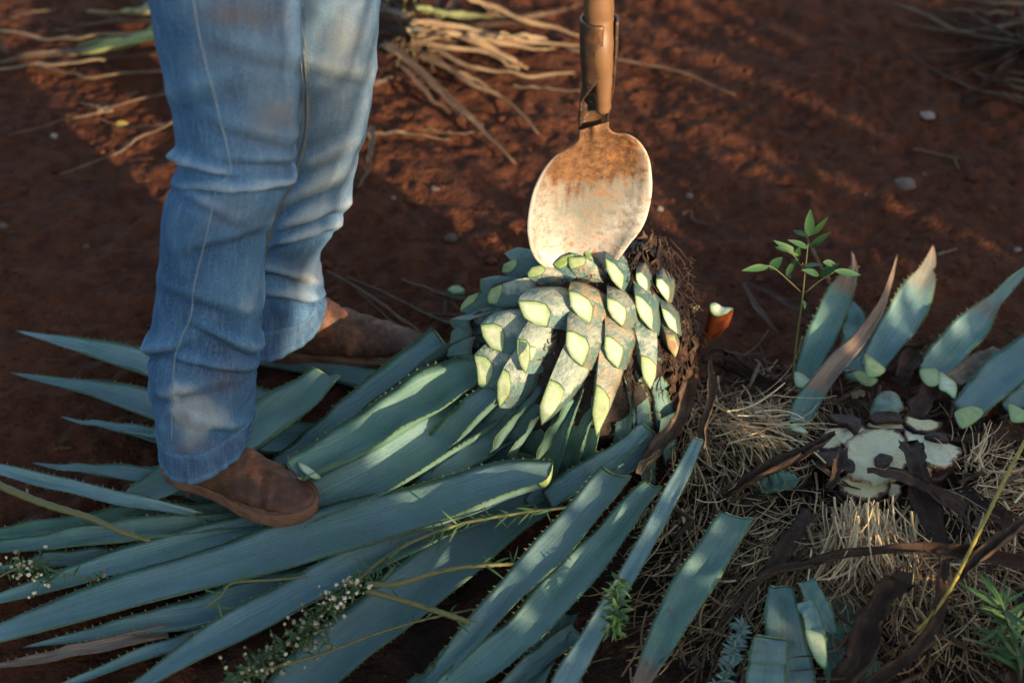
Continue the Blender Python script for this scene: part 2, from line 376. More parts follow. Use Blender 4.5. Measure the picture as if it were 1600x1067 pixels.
def m_flower():
    t = NT('flower_buds'); r, g, b, a = t.attr(); n = t.noise(t.obj(), 300, 2)
    return t.fin(t.ramp(b, [(0, (.08, .1, .04)), (.35, (.2, .16, .1)), (.7, (.42, .33, .18)), (1, (.6, .53, .36))]), .7, t.bump(n, .5, .001))
M = dict(soil=m_soil(), crumb=m_crumb(), stone=m_stone(), leaf=m_leaf(), cut=m_cut(), stub=m_stub(), core=m_core(), dry=m_dry(),
         straw=m_straw(), wood=m_wood(), blade=m_blade(), steel=m_steel(), denim=m_denim(), thread=m_thread(), fray=m_thread('frayed_cotton', (.62, .62, .6)),
         tan=m_thread('boot_thread', (.3, .17, .08)), gold=m_thread('tan_stitching', (.3, .25, .17)), seam=m_thread('worn_seam', (.2, .28, .34)), seam2=m_thread('felled_seam', (.15, .18, .19)), leather=m_leather(), sole=m_sole(), stump=m_stump(),
         sapling=m_green('sapling_leaf', (.012, .05, .018), (.055, .12, .03)), stem=m_green('weed_stem', (.06, .075, .022), (.14, .125, .045), .6),
         weed=m_green('weed_leaf', (.015, .045, .012), (.055, .11, .026)), flower=m_flower(),
         yellow=m_plain('yellow_stem_skin', (.17, .15, .03), (.3, .21, .04), 50), pale=m_green('pale_weed_leaf', (.07, .13, .1), (.2, .27, .22), .8),
         tooth=m_plain('leaf_teeth', (.07, .04, .02), (.14, .15, .05), 300), rot=m_plain('rotten_core', (.008, .004, .003), (.05, .019, .009), 90, .6, .3, .9),
         red=m_plain('wet_red_flesh', (.045, .01, .006), (.2, .045, .012), 70, .3, .6), bark=m_plain('bark', (.05, .026, .016), (.19, .1, .058), 50, .85, .2, .8))
# ------------------------------------------------------------------ ground
def build_ground():
    def lines(a, b, step, far, neg):
        c = list(np.arange(a, b+1e-6, step)); lo = []; hi = []; s = step; x = a
        while x > neg: s *= 1.28; x -= s; lo.append(x)
        s = step; x = b
        while x < far: s *= 1.28; x += s; hi.append(x)
        return np.array(lo[::-1]+c+hi)
    xs = lines(-1.75, 1.85, .0085, 90, -90); ys = lines(.75, 4.1, .0085, 160, -60)
    X, Y = np.meshgrid(xs, ys)
    Z = 0.055*np.exp(-(((X-.50)/.34)**2 + ((Y-1.50)/.36)**2))
    Z += 0.012*np.sin(X*1.9+.6)*np.sin(Y*1.6+1.1) + 0.006*np.sin(X*5.1+Y*3.3)
    fine = np.clip(1.2-np.maximum(np.abs(X)-1.7, 0)*.5-np.maximum(np.abs(Y-2.4)-1.7, 0)*.5, 0, 1)
    n = (vnoise(X*9, Y*9, 1)-.5)*.014 + (vnoise(X*24+5, Y*24, 2)-.5)*.009
    cl = vnoise(X*55, Y*55, 3); n += np.clip(cl-.55, 0, 1)*.018*np.clip(vnoise(X*6, Y*6, 7)*1.8-.4, 0, 1)
    n += (vnoise(X*105, Y*105, 4)-.5)*.0035
    n += np.clip(vnoise(X*30+9, Y*30, 8)-.62, 0, 1)*.04*np.clip(vnoise(X*3.1, Y*3.1, 9)*2-.7, 0, 1)
    Z = Z + 1.5*n*fine + (1-fine)*(vnoise(X*.8, Y*.8, 5)-.5)*.1
    ny, nx = X.shape
    v = np.stack([X.ravel(), Y.ravel(), Z.ravel()], 1)
    idx = np.arange(nx*ny).reshape(ny, nx)
    f = np.stack([idx[:-1, :-1].ravel(), idx[:-1, 1:].ravel(), idx[1:, 1:].ravel(), idx[1:, :-1].ravel()], 1)
    me = bpy.data.meshes.new('ground')
    me.vertices.add(len(v)); me.vertices.foreach_set('co', v.ravel().astype(np.float32))
    me.loops.add(f.size); me.loops.foreach_set('vertex_index', f.ravel().astype(np.int32))
    me.polygons.add(len(f)); me.polygons.foreach_set('loop_start', np.arange(0, f.size, 4, dtype=np.int32)); me.polygons.foreach_set('loop_total', np.full(len(f), 4, dtype=np.int32))
    me.update(calc_edges=True); me.polygons.foreach_set('use_smooth', [True]*len(f))
    mu = np.exp(-(((X-.52)/.36)**4 + ((Y-1.38)/.44)**4))*1.2 + .8*np.exp(-(((X+.0)/.5)**4+((Y-1.35)/.25)**4))  # mulch round the stump, plus painted shade in the gaps under the leaf heap
    mu = np.clip(mu + (vnoise(X*14, Y*14, 11)-.5)*.7*(mu > .05), 0, 1)
    a = me.attributes.new('mulch_shade', 'FLOAT', 'POINT'); a.data.foreach_set('value', mu.ravel().astype(np.float32))
    me.materials.append(M['soil'])
    o = bpy.data.objects.new('ground', me); COL.objects.link(o); tag(o, 'bare red brown soil of the field', kind='structure')
build_ground()

ICO_V = []; 
def _ico():
    p = (1+5**.5)/2
    vs = [(-1, p, 0), (1, p, 0), (-1, -p, 0), (1, -p, 0), (0, -1, p), (0, 1, p), (0, -1, -p), (0, 1, -p), (p, 0, -1), (p, 0, 1), (-p, 0, -1), (-p, 0, 1)]
    fs = [(0, 11, 5), (0, 5, 1), (0, 1, 7), (0, 7, 10), (0, 10, 11), (1, 5, 9), (5, 11, 4), (11, 10, 2), (10, 7, 6), (7, 1, 8), (3, 9, 4), (3, 4, 2), (3, 2, 6), (3, 6, 8), (3, 8, 9), (4, 9, 5), (2, 4, 11), (6, 2, 10), (8, 6, 7), (9, 8, 1)]
    return [Vector(v).normalized() for v in vs], fs
ICO_V, ICO_F = _ico()
def blob(mb, c, size, rg, squash=.7, colr=(0, 0, .5, 0), rough=.3):
    q = Matrix.Rotation(rg.uniform(0, 6.28), 3, rnd_unit(rg))
    mb.add([c + Vector(((w.x)*size[0], w.y*size[1], w.z*size[2]*squash)) for w in [(q @ v)*(1+rg.uniform(-rough, rough)) for v in ICO_V]], ICO_F, None, colr)
def crumbs():
    rg = random.Random(4); mb = MB()
    for i in range(9500):
        x = rg.uniform(-1.5, 1.6); y = rg.uniform(1.0, 3.8)
        if rg.random() > .25+.9*vnoise(np.array(x*2.3), np.array(y*2.3), 21): continue
        s = min(.013, .0014*math.exp(rg.gauss(.4, .7)))
        gz = ground(x, y)+float((vnoise(np.array(x*9.), np.array(y*9.), 1)-.5)*.014+(vnoise(np.array(x*24.+5), np.array(y*24.), 2)-.5)*.009)
        blob(mb, Vector((x, y, gz+s*.25)), (s*rg.uniform(.8, 1.5), s, s), rg, .75, (0, 0, rg.random(), 1 if rg.random() < .012 else 0))
    tag(mb.build('soil_crumbs', M['crumb'], None, False), 'crumbs of red soil scattered over the ground', 'soil', kind='stuff')
crumbs()

# ------------------------------------------------------------------ agave leaves
def frame_at(pts, i):
    n = len(pts); t = pts[min(i+1, n-1)] - pts[max(i-1, 0)]
    return t.normalized() if t.length > 1e-9 else Vector((1, 0, 0))
def cutface(parent, ring, cen, off, green=.3, brown=0, name='cut_face'):
    n = len(ring); v = [cen+off]; uv = [(0, 0)]
    for k in (.45, .75, 1.0):
        for p in ring: v.append(cen + (p-cen)*k + off*(1 if k < 1 else .4)); uv.append((k, 0))
    f = [(0, 1+j, 1+(j+1) % n) for j in range(n)]
    for r_ in range(2):
        b = 1+r_*n
        f += [(b+j, b+n+j, b+n+(j+1) % n, b+(j+1) % n) for j in range(n)]
    return mk(name, v, f, M['cut'], parent, True, uv, [(0, 0, green, brown)]*len(v))
def leaf_geo(st, hue=.3, dry=0.0, roll=0.0, cup=.28, thick=.3, slant=0.0, n=34, wmax=.14, twist=0.0, dryprof=None, wob=.007, seed=1, Pf=None, pts3=None):
    Pf = Pf or P
    rg = random.Random(seed)
    s = crom(st, n); pts = [Pf(a[0], a[1], a[2]) for a in s]
    if pts3: pts = [Vector(q) for q in crom(pts3, n)]
    pts = [p+Vector((0, 0, .006*mnoise.noise(Vector((i*.16, seed*3.1, 0))))) for i, p in enumerate(pts)]
    L = [0]
    for i in range(1, n): L.append(L[-1]+(pts[i]-pts[i-1]).length)
    T = L[-1]; NU, NL = 9, 7; V = []; UV = []; C = []; ws = []; sides = []; nors = []
    ph = rg.uniform(0, 9)
    for i, p in enumerate(pts):
        t = frame_at(pts, i); u = L[i]/T
        up = Vector((0, 0, 1)); up = (up - t*up.dot(t)).normalized()
        up = Matrix.Rotation(roll + twist*u + .05*math.sin(u*7+ph), 3, t) @ up
        sd = t.cross(up).normalized()
        a = proj(p-sd*.01); b = proj(p+sd*.01); c1 = proj(p-t*.01); c2 = proj(p+t*.01)
        tx, ty = c2[0]-c1[0], c2[1]-c1[1]; ln = math.hypot(tx, ty) or 1
        k = abs((b[0]-a[0])*ty - (b[1]-a[1])*tx)/ln/.02
        w = min(wmax, max(.0015, s[i][3]/max(k, 250)))/2
        w *= .9*(1+.03*math.sin(u*17+ph)+.03*mnoise.noise(Vector((u*14, seed, 2))))
        ws.append(w); sides.append(sd); nors.append(up)
        th = 2*w*thick*(1-.65*u)+.001
        for j in range(NU):
            q = -1+2*j/(NU-1)
            z = cup*2*w*(q*q-.35) + wob*mnoise.noise(Vector((u*9, q*1.3+seed, ph)))*min(1, w/.02)
            V.append(p + sd*(q*w) + up*z + t*(slant*q*w*(1-u)**6)); UV.append((L[i], .5+q*w/.2)); C.append((u, abs(q), hue, 0))
        for j in range(NL):
            q = 1-2*(j+1)/(NL+1)
            z = cup*2*w*(q*q-.35) - th*(1-q*q)**.8
            V.append(p + sd*(q*w) + up*z + t*(slant*q*w*(1-u)**6)); UV.append((L[i], .5+q*w/.2+.3)); C.append((u, abs(q), min(1, hue+.1), 0))
    m = NU+NL
    dp = dryprof or [(0, dry), (1, dry)]
    C = [(c[0], c[1], c[2], interp(c[0], [d[0] for d in dp], [d[1] for d in dp])) for c in C]
    F = ringfaces(n, m); F.append(tuple(range((n-1)*m, n*m)))
    return pts, V, F, UV, C, m, L, ws, sides, nors
def teeth(parent, pts, V, m, L, ws, seed, NU=9, skip=.0):
    rg = random.Random(seed+77); v = []; f = []
    for e in (0, NU-1):
        pos = rg.uniform(.0, .014)
        while pos < L[-1]*.93:
            i = int(np.searchsorted(L, pos)); i = max(1, min(len(pts)-1, i)); k = (pos-L[i-1])/max(1e-6, L[i]-L[i-1])
            p = Vector(V[(i-1)*m+e]).lerp(Vector(V[i*m+e]), k); t = (pts[i]-pts[i-1]).normalized()
            inn = (pts[i-1].lerp(pts[i], k)-p)
            if inn.length > .004:
                o = -inn.normalized(); s = rg.uniform(.0022, .0042); b = len(v)
                q = t*s*.55
                v += [p-q-o*.001, p+q-o*.001, p+o*s*1.2+t*s*.5, p+Vector((0, 0, -s*.5))-o*.001]
                f += [(b, b+1, b+2), (b+1, b+3, b+2), (b+3, b, b+2)]
            pos += rg.uniform(.009, .019)
    if v:
        tag(mk('marginal_teeth', v, f, M['tooth'], parent, False, None, [(0, 0, .5, 0)]*len(v)), kind='stuff')
LEAFN = [0]
def leaf(label, st, hue=.3, cut=True, green=.35, parent=None, name='agave_leaf', group='agave leaves lying around the worker', tooth=True, brown=0, **k):
    LEAFN[0] += 1; seed = k.pop('seed', LEAFN[0])
    pts, V, F, UV, C, m, L, ws, sd, nr = leaf_geo(st, hue, seed=seed, **k)
    if not cut: F.append(tuple(range(m-1, -1, -1)))
    o = mk(name, V, F, M['leaf'], parent, True, UV, C)
    if parent is None: tag(o, label, 'agave leaf', group)
    elif label: o['label'] = label
    if cut:
        ring = [Vector(v) for v in V[:m]]; cen = sum(ring, Vector())/m
        t0 = (pts[0]-pts[1]).normalized()
        cutface(o, ring, cen, t0*.0035, green, brown)
    if tooth: teeth(o, pts, V, m, L, ws, seed)
    return o

leaf('longest blue green leaf sweeping from the bottom left corner to under the pale core', [(852,741,.135,36),(790,753,.125,56),(700,780,.105,74),(500,838,.07,84),(330,890,.055,72),(150,942,.04,56),(0,992,.03,34),(-120,1032,.015,5)], .22, slant=-.5, green=.8, cup=.18)
leaf('broad leaf with pale patches running under the toe of the near boot', [(800,612,.165,50),(760,640,.145,66),(700,672,.125,84),(600,735,.10,84),(500,785,.07,74),(420,822,.045,60),(330,842,.045,48),(165,886,.045,40),(0,934,.03,17),(-60,952,.02,3)], .3, cut=False, cup=.22)
leafD = leaf('greener cut leaf section whose pale end touches the near boot toe', [(462,737,.125,40),(560,688,.125,60),(660,627,.15,72),(720,592,.175,62),(765,570,.19,40)], .75, green=.15, cup=.3, thick=.3, dryprof=[(0, 0), (1, 0)])
leaf('narrow folded leaf ending in a torn tip beside the far boot toe', [(694,536,.155,36),(600,602,.12,36),(500,680,.085,30),(430,735,.05,22),(380,772,.035,12)], .2, cup=.4, roll=.2)
leaf('dark green cut leaf leaning behind the near jeans leg', [(512,585,.11,40),(470,617,.115,60),(400,668,.10,74),(300,728,.07,62),(230,768,.05,44),(165,805,.03,8)], .62, green=.45, slant=.3, cup=.15)
leaf('leaf lying on the soil just in front of the far boot', [(660,622,.02,20),(610,606,.03,32),(500,571,.035,40),(400,553,.035,36),(330,535,.03,22),(285,520,.02,4)], .15, cut=False)
leaf('topmost pointed leaf tip reaching left over bare soil from the near leg', [(470,650,.03,50),(380,628,.045,56),(300,598,.055,52),(235,571,.06,42),(130,543,.06,24),(25,517,.055,2)], .12, cut=False)
leaf('dark sliver of leaf just behind the topmost left leaf tip', [(330,575,.025,22),(232,557,.035,16),(140,535,.04,2)], .35, cut=False, tooth=False)
leaf('second pointed leaf tip from the top reaching left of the near leg', [(520,694,.03,40),(400,682,.04,60),(320,661,.05,58),(240,637,.055,45),(130,606,.055,24),(16,582,.05,2)], .1, cut=False)
leaf('third and slimmest of the leaf tips left of the near leg', [(330,716,.03,36),(250,684,.04,24),(170,665,.045,13),(95,652,.04,2)], .15, cut=False)
leaf('thin stray leaf edge beside the slimmest left leaf tip', [(300,690,.045,10),(250,681,.05,7),(190,673,.05,1.5)], .1, cut=False, tooth=False)
leaf('fourth leaf tip pointing left just behind the near boot heel', [(340,778,.025,40),(235,748,.04,30),(140,733,.045,18),(50,723,.04,2)], .14, cut=False)
leaf('long straight leaf running from the left edge to the near boot heel', [(340,812,.035,10),(285,797,.06,14),(190,781,.065,25),(90,757,.065,25),(0,734,.06,19),(-120,702,.05,3)], .12, cut=False, roll=-.15)
leaf('bright green narrow leaf at the left edge below the boot heel', [(370,806,.025,30),(250,805,.035,36),(150,815,.038,34),(60,828,.035,25),(0,836,.03,17),(-70,844,.02,3)], 1.1, cut=False)
leaf('pale teal leaf at the left edge under the brown weed stem', [(430,812,.03,26),(330,817,.045,32),(187,832,.055,37),(90,846,.055,28),(0,853,.05,20),(-90,862,.04,3)], .6, cut=False)
leaf('short blue leaf half hidden at the left edge', [(260,872,.022,36),(192,871,.03,34),(105,874,.032,28),(30,885,.03,16),(-40,902,.02,3)], .1, cut=False)
leaf('leaf in the shade below the longest leaf at lower left', [(640,880,.02,60),(450,922,.025,62),(300,962,.03,48),(150,990,.03,24),(33,1010,.03,2)], .3, cut=False)
leaf('blue leaf crossing the bottom left quarter under the longest leaf', [(852,764,.05,40),(706,812,.055,60),(560,880,.06,58),(400,965,.055,56),(300,1020,.045,42),(215,1072,.03,22),(150,1112,.02,3)], .08, cut=False)
leaf('narrow leaf in the bottom left corner beside the dry one', [(430,958,.015,30),(330,990,.02,27),(220,1025,.025,21),(110,1067,.02,12),(30,1097,.02,2)], .2, cut=False)
leaf('withered grey brown leaf at the bottom left edge', [(262,986,.03,20),(150,1010,.035,22),(60,1030,.03,15),(-30,1044,.02,5)], .2, cut=False, dry=.75, cup=.3)
leaf('broad blue leaf lying flat under the flowering weed stems', [(915,738,.045,44),(800,806,.04,78),(680,897,.035,98),(570,985,.03,94),(480,1060,.03,86),(400,1130,.02,50),(330,1190,.02,5)], .12, green=.6, cup=.18)
leaf('upright edged leaf with green cut top, left of a close pair in front', [(963,741,.125,54),(900,815,.105,60),(822,900,.09,54),(740,990,.07,42),(680,1060,.05,30),(610,1140,.03,4)], .3, green=.9, cup=.2, slant=.2)
leaf('speckled leaf with green cut top, right of a close pair in front', [(1019,758,.09,34),(960,830,.082,52),(880,920,.07,68),(800,1002,.06,66),(715,1070,.05,52),(620,1150,.03,6)], .5, green=.9, slant=.2, cup=.18)
leaf('pale edged leaf at the bottom below the close pair', [(905,985,.02,36),(840,1032,.03,34),(780,1082,.025,22),(700,1140,.02,3)], .15, cut=False)
leaf('dark teal leaf end in shade at bottom centre', [(885,955,.012,46),(835,1050,.02,54),(800,1110,.02,40)], .4, cut=False)
leaf('dark leaf sunk under the bottom centre pair of leaves', [(760,1000,.008,44),(700,1045,.01,50),(640,1100,.012,44)], .45, cut=False)
leaf('slim pale leaf with squared cut top standing out of the straw', [(1091,685,.15,20),(1050,770,.125,30),(980,900,.09,31),(930,985,.065,37),(885,1062,.045,42),(840,1140,.03,20)], .05, green=.3, cup=.12)
leaf('thick brown tipped leaf lying on the straw right of centre bottom', [(1153,807,.10,52),(1105,880,.085,66),(1055,960,.07,62),(1018,1035,.05,42),(990,1095,.03,24)], .6, green=.55, slant=.3, dryprof=[(0, 0), (.72, .1), (.92, .85), (1, .9)], cup=.15)
leaf('dark leaf slanting out beneath the core toward the longest leaf', [(842,652,.13,28),(770,695,.115,38),(700,738,.095,38),(630,782,.06,30)], .35, cut=False)
leaf('slender shaded leaf hanging below the core at centre', [(922,640,.10,20),(895,690,.075,28),(862,745,.06,32),(830,790,.05,26)], .35, cut=False)
leaf('bent leaf with a snapped corner below the right of the core', [(1010,668,.125,22),(962,712,.105,36),(905,752,.085,42),(855,782,.065,36)], .2, green=.6, cup=.22)
leaf('stubby cut leaf end between the core and the brown curled strip', [(1027,683,.10,26),(985,722,.085,34),(935,765,.07,36)], .35, green=.6)
leaf('curled leaf end lying behind the cut end of the longest leaf', [(842,722,.085,12),(812,719,.085,22),(755,728,.07,30),(690,750,.055,36)], .15, cut=False, cup=.3)
leaf('tall shaded leaf piece among the straw at the bottom right', [(1220,915,.08,44),(1225,985,.06,68),(1245,1067,.035,66),(1255,1125,.02,60)], .25, green=.5, cup=.1)
leaf('nearest square cut leaf piece at the bottom edge right of centre', [(1204,998,.095,62),(1199,1040,.07,70),(1190,1115,.03,66)], .2, green=.7, cup=.12, brown=.3)
leaf('dark green broad leaf piece in deep shade at the bottom right', [(1318,918,.03,50),(1320,985,.03,84),(1335,1067,.03,96),(1345,1125,.02,90)], .85, cut=False, cup=.1)
leaf('small leaf slip tucked behind the yellow green cut tip', [(1258,905,.10,28),(1277,945,.09,36),(1298,980,.075,18),(1306,990,.07,3)], .6, cut=False, tooth=False)
# leaf piece with a long slanted yellow green cut
_l = leaf('short leaf piece ending in a long yellow green slanted cut', [(1256,938,.125,30),(1268,962,.118,30),(1276,992,.108,34),(1282,1018,.10,18)], .35, cut=False, tooth=False, cup=.05, thick=.3)
def poly_face(parent, poly, dz, green=.3, brown=0, tilt=0.0, name='cut_face'):
    q = [P(x, y, dz(x, y) if callable(dz) else dz) for x, y in poly]; cen = sum(q, Vector())/len(q)
    ring = []
    for i in range(len(q)):
        a, b, c, d = q[i-1], q[i], q[(i+1) % len(q)], q[(i+2) % len(q)]
        for t in (0, .34, .67):
            x = .5*((2*np.array(b))+(-np.array(a)+np.array(c))*t+(2*np.array(a)-5*np.array(b)+4*np.array(c)-np.array(d))*t*t+(-np.array(a)+3*np.array(b)-3*np.array(c)+np.array(d))*t**3)
            ring.append(Vector(x))
    return cutface(parent, ring, cen, Vector((0, -.3, 1))*.003, green, brown, name)
poly_face(_l, [(1257,982),(1270,984),(1286,990),(1291,1010),(1291,1044),(1276,1034),(1262,1006)], .122, .45)

poly_face(leafD, [(464,722),(474,724),(488,733),(503,746),(495,750),(482,744),(470,734)], .128, -.1)

# leaves left around the cut stump on the right
def cc5(pts): return [(1060+x/2.963, 320+y/2.963) for x, y in pts]
GR = 'old leaves left lying around the cut stump'
def rleaf(label, st, face, fz, hue=.2, green=.7, **k):
    k.setdefault('dry', .16) if 'dryprof' not in k else None
    o = leaf(label, st, hue+.18, cut=False, group=GR, **k)
    if face: poly_face(o, cc5(face), fz, green, k.get('brown', 0))
    return o
rleaf('leftmost upright leaf by the stump with twisted brown tip behind the sapling', [(1255,597,.05,34),(1268,560,.07,46),(1290,508,.10,52),(1310,462,.13,48),(1323,438,.15,32),(1334,416,.17,13),(1331,390,.19,2)], [(532,778),(565,775),(605,805),(625,835),(590,850),(545,840)], .065, .5, .5, dryprof=[(0, 0), (.66, .05), (.78, .75), (1, .9)], twist=.7, cup=.18)
rleaf('dark teal leaf half hidden between two leaves right of the sapling', [(1338,590,.04,44),(1335,550,.05,50),(1338,505,.06,40),(1332,470,.07,6)], [(800,775),(855,772),(880,800),(925,808),(895,840),(850,832)], .055, .35, .9, cup=.15)
rleaf('wide pale blue leaf with dark curled tip beyond the stump', [(1362,572,.06,44),(1385,535,.08,56),(1412,494,.10,66),(1433,453,.125,56),(1449,420,.15,30),(1458,382,.18,2)], [(857,695),(880,697),(940,740),(960,768),(920,798),(870,792)], .085, .05, .8, dryprof=[(0, .12), (.6, .16), (.78, .5), (1, .65)], twist=.8, cup=.18)
rleaf('blue leaf with rolled back tip at the right edge beyond the stump', [(1452,582,.07,46),(1480,552,.085,58),(1510,520,.10,60),(1536,490,.12,44),(1556,466,.14,26),(1580,442,.16,22),(1606,416,.18,8)], [(1115,762),(1160,753),(1203,765),(1205,830),(1160,842),(1125,810)], .085, .12, .75, dryprof=[(0, 0), (.5, .05), (.64, .5), (.8, .1), (1, .1)], twist=.9, cup=.22)
rleaf('dried leaf with pale cut end between the two right hand leaves', [(1488,596,.06,36),(1515,578,.065,38),(1545,562,.06,34),(1570,550,.05,16)], [(1206,772),(1240,790),(1288,830),(1280,898),(1240,870),(1205,850)], .085, .3, .1, dry=.8, brown=.3, tooth=False)
rleaf('blue leaf with round green cut end at the right edge', [(1510,640,.06,52),(1540,612,.065,64),(1580,574,.07,70),(1630,536,.08,62),(1690,490,.08,30),(1730,460,.08,3)], [(1280,957),(1338,932),(1390,936),(1415,965),(1372,1008),(1312,1038),(1282,992)], .085, .1, .9, cup=.15)
rleaf('short cut leaf stub at the extreme right edge', [(1580,644,.05,40),(1605,628,.055,50),(1650,600,.05,50),(1700,570,.04,10)], [(1525,922),(1560,930),(1610,960),(1610,1003),(1545,1008),(1530,970)], .075, .2, .85)
rleaf('long leaf withered to a thin brown twist crossing left of the stump', [(1246,662,.05,34),(1262,628,.06,44),(1283,598,.075,36),(1310,566,.09,34),(1343,528,.11,26),(1374,482,.14,16),(1390,440,.165,8),(1402,398,.19,2)], [(512,1020),(545,1018),(598,1048),(588,1060),(525,1045)], .065, .55, .2, dryprof=[(0, 0), (.17, .1), (.25, .8), (1, .95)], tooth=False, twist=.8, cup=.2)
leaf('green offcut of leaf lying on the straw left of the stump', [(1246,744,.05,14),(1225,752,.05,36),(1200,757,.045,32),(1186,757,.04,8)], .9, cut=False, tooth=False, group=GR)
leaf('grey green leaf base stub standing just behind the stump', [(1388,660,.05,46),(1388,638,.075,58),(1389,620,.08,46),(1389,612,.07,16)], .45, cut=False, tooth=False, group=GR, cup=-.25, dryprof=[(0, .3), (.5, .42), (1, .8)])
# ------------------------------------------------------------------ agave core lying on its side
PC = P(915, 545, .165) ; PC = Vector((PC.x, PC.y, PC.z))
AX = Vector((-.72, -.62, -.12)).normalized()                 # from the root end to the crown
SX = AX.cross(Vector((0, 0, 1))).normalized(); UX = SX.cross(AX).normalized()
def ell_hit(px, py, ra, rb):
    """first hit of the sight line with the core ellipsoid, or the nearest point to it"""
    d = ray(px, py).normalized(); o = CPOS-PC
    B = Matrix((AX/ra, SX/rb, UX/rb)); d2 = B @ d; o2 = B @ o
    a = d2.dot(d2); b = o2.dot(d2); c = o2.dot(o2)-1; D = b*b-a*c
    t = (-b-math.sqrt(D))/a if D > 0 else -b/a
    return CPOS + d*t
plant = empty('harvested_agave', (PC.x, PC.y, ground(PC.x, PC.y)))
tag(plant, 'trimmed agave core with pale diamond cut leaf stubs under the shovel blade', 'agave')
def core():
    n, m = 40, 48; V = []; UV = []
    for i in range(n):
        th = math.pi*i/(n-1)
        for j in range(m):
            ph = 2*math.pi*j/m
            l = Vector((math.cos(th), math.sin(th)*math.cos(ph), math.sin(th)*math.sin(ph)))
            k = 1+.10*mnoise.noise(l*5)+.07*mnoise.noise(l*13)
            p = PC + (AX*(l.x*.186) + SX*(l.y*.160) + UX*(l.z*.160))*k
            V.append(p); UV.append((i/n, j/m))
    mk('core', V, ringfaces(n, m), M['core'], plant, True, UV, [(0, 0, .5, 0)]*len(V))
core()
def c4(x, y): return (660+x/2.964, 340+y/2.964)
def stub(poly, boff, warm=.2, pale=.8, green=.1, brown=0, out=1.0, bs=1.8, ra=.214, rb=.186, nf=.5, depth=.0, grow=0):
    cx = sum(p[0] for p in poly)/len(poly); cy = sum(p[1] for p in poly)/len(poly)
    poly = [(cx+(p[0]-cx)*1.1, cy+(p[1]-cy)*1.1) for p in poly]
    F = ell_hit(*c4(cx, cy), ra*out, rb*out); to = (CPOS-F).normalized(); outn = (F-PC).normalized()
    nr = (to*.75 + outn*.35 + AX*.15).normalized()
    q = []
    for x, y in poly:
        d = ray(*c4(x, y)); t = (F-CPOS).dot(nr)/d.dot(nr); q.append(CPOS+d*t)
    ring = []
    for i in range(len(q)):
        a, b, c, d = [np.array(z) for z in (q[i-1], q[i], q[(i+1) % len(q)], q[(i+2) % len(q)])]
        sharp = .3
        for t in (0, .34, .67):
            cr = .5*((2*b)+(-a+c)*t+(2*a-5*b+4*c-d)*t*t+(-a+3*b-3*c+d)*t**3); li = b*(1-t)+c*t
            ring.append(Vector(cr*sharp+li*(1-sharp)))
    n = len(ring); cen = sum(ring, Vector())/n
    B = ell_hit(*c4(cx+boff[0], cy+boff[1]), .184, .158)
    ns = 7; V = []; C = []
    for k in range(ns):
        u = k/(ns-1); sc = 1+(bs-1)*u; ctr = cen.lerp(B, u)
        ctr += outn*(.003*math.sin(u*math.pi))
        for p in ring:
            r = (p-cen); w = r.dot(nr)
            lump = 1+.03*mnoise.noise((p+ctr)*40)
            V.append(ctr + r*sc*lump*(1 if k else 1))
            # shaved skin is pale; the side towards sun and sky is also painted paler
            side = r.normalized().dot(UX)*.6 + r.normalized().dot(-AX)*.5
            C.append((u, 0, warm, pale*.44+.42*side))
    o = mk('leaf_stub', V, ringfaces(ns, n), M['stub'], plant, True, None, C)
    es = o.modifiers.new('e', 'EDGE_SPLIT'); es.split_angle = R(28)
    cutface(o, ring, cen, nr*.002, green, brown)
    return o
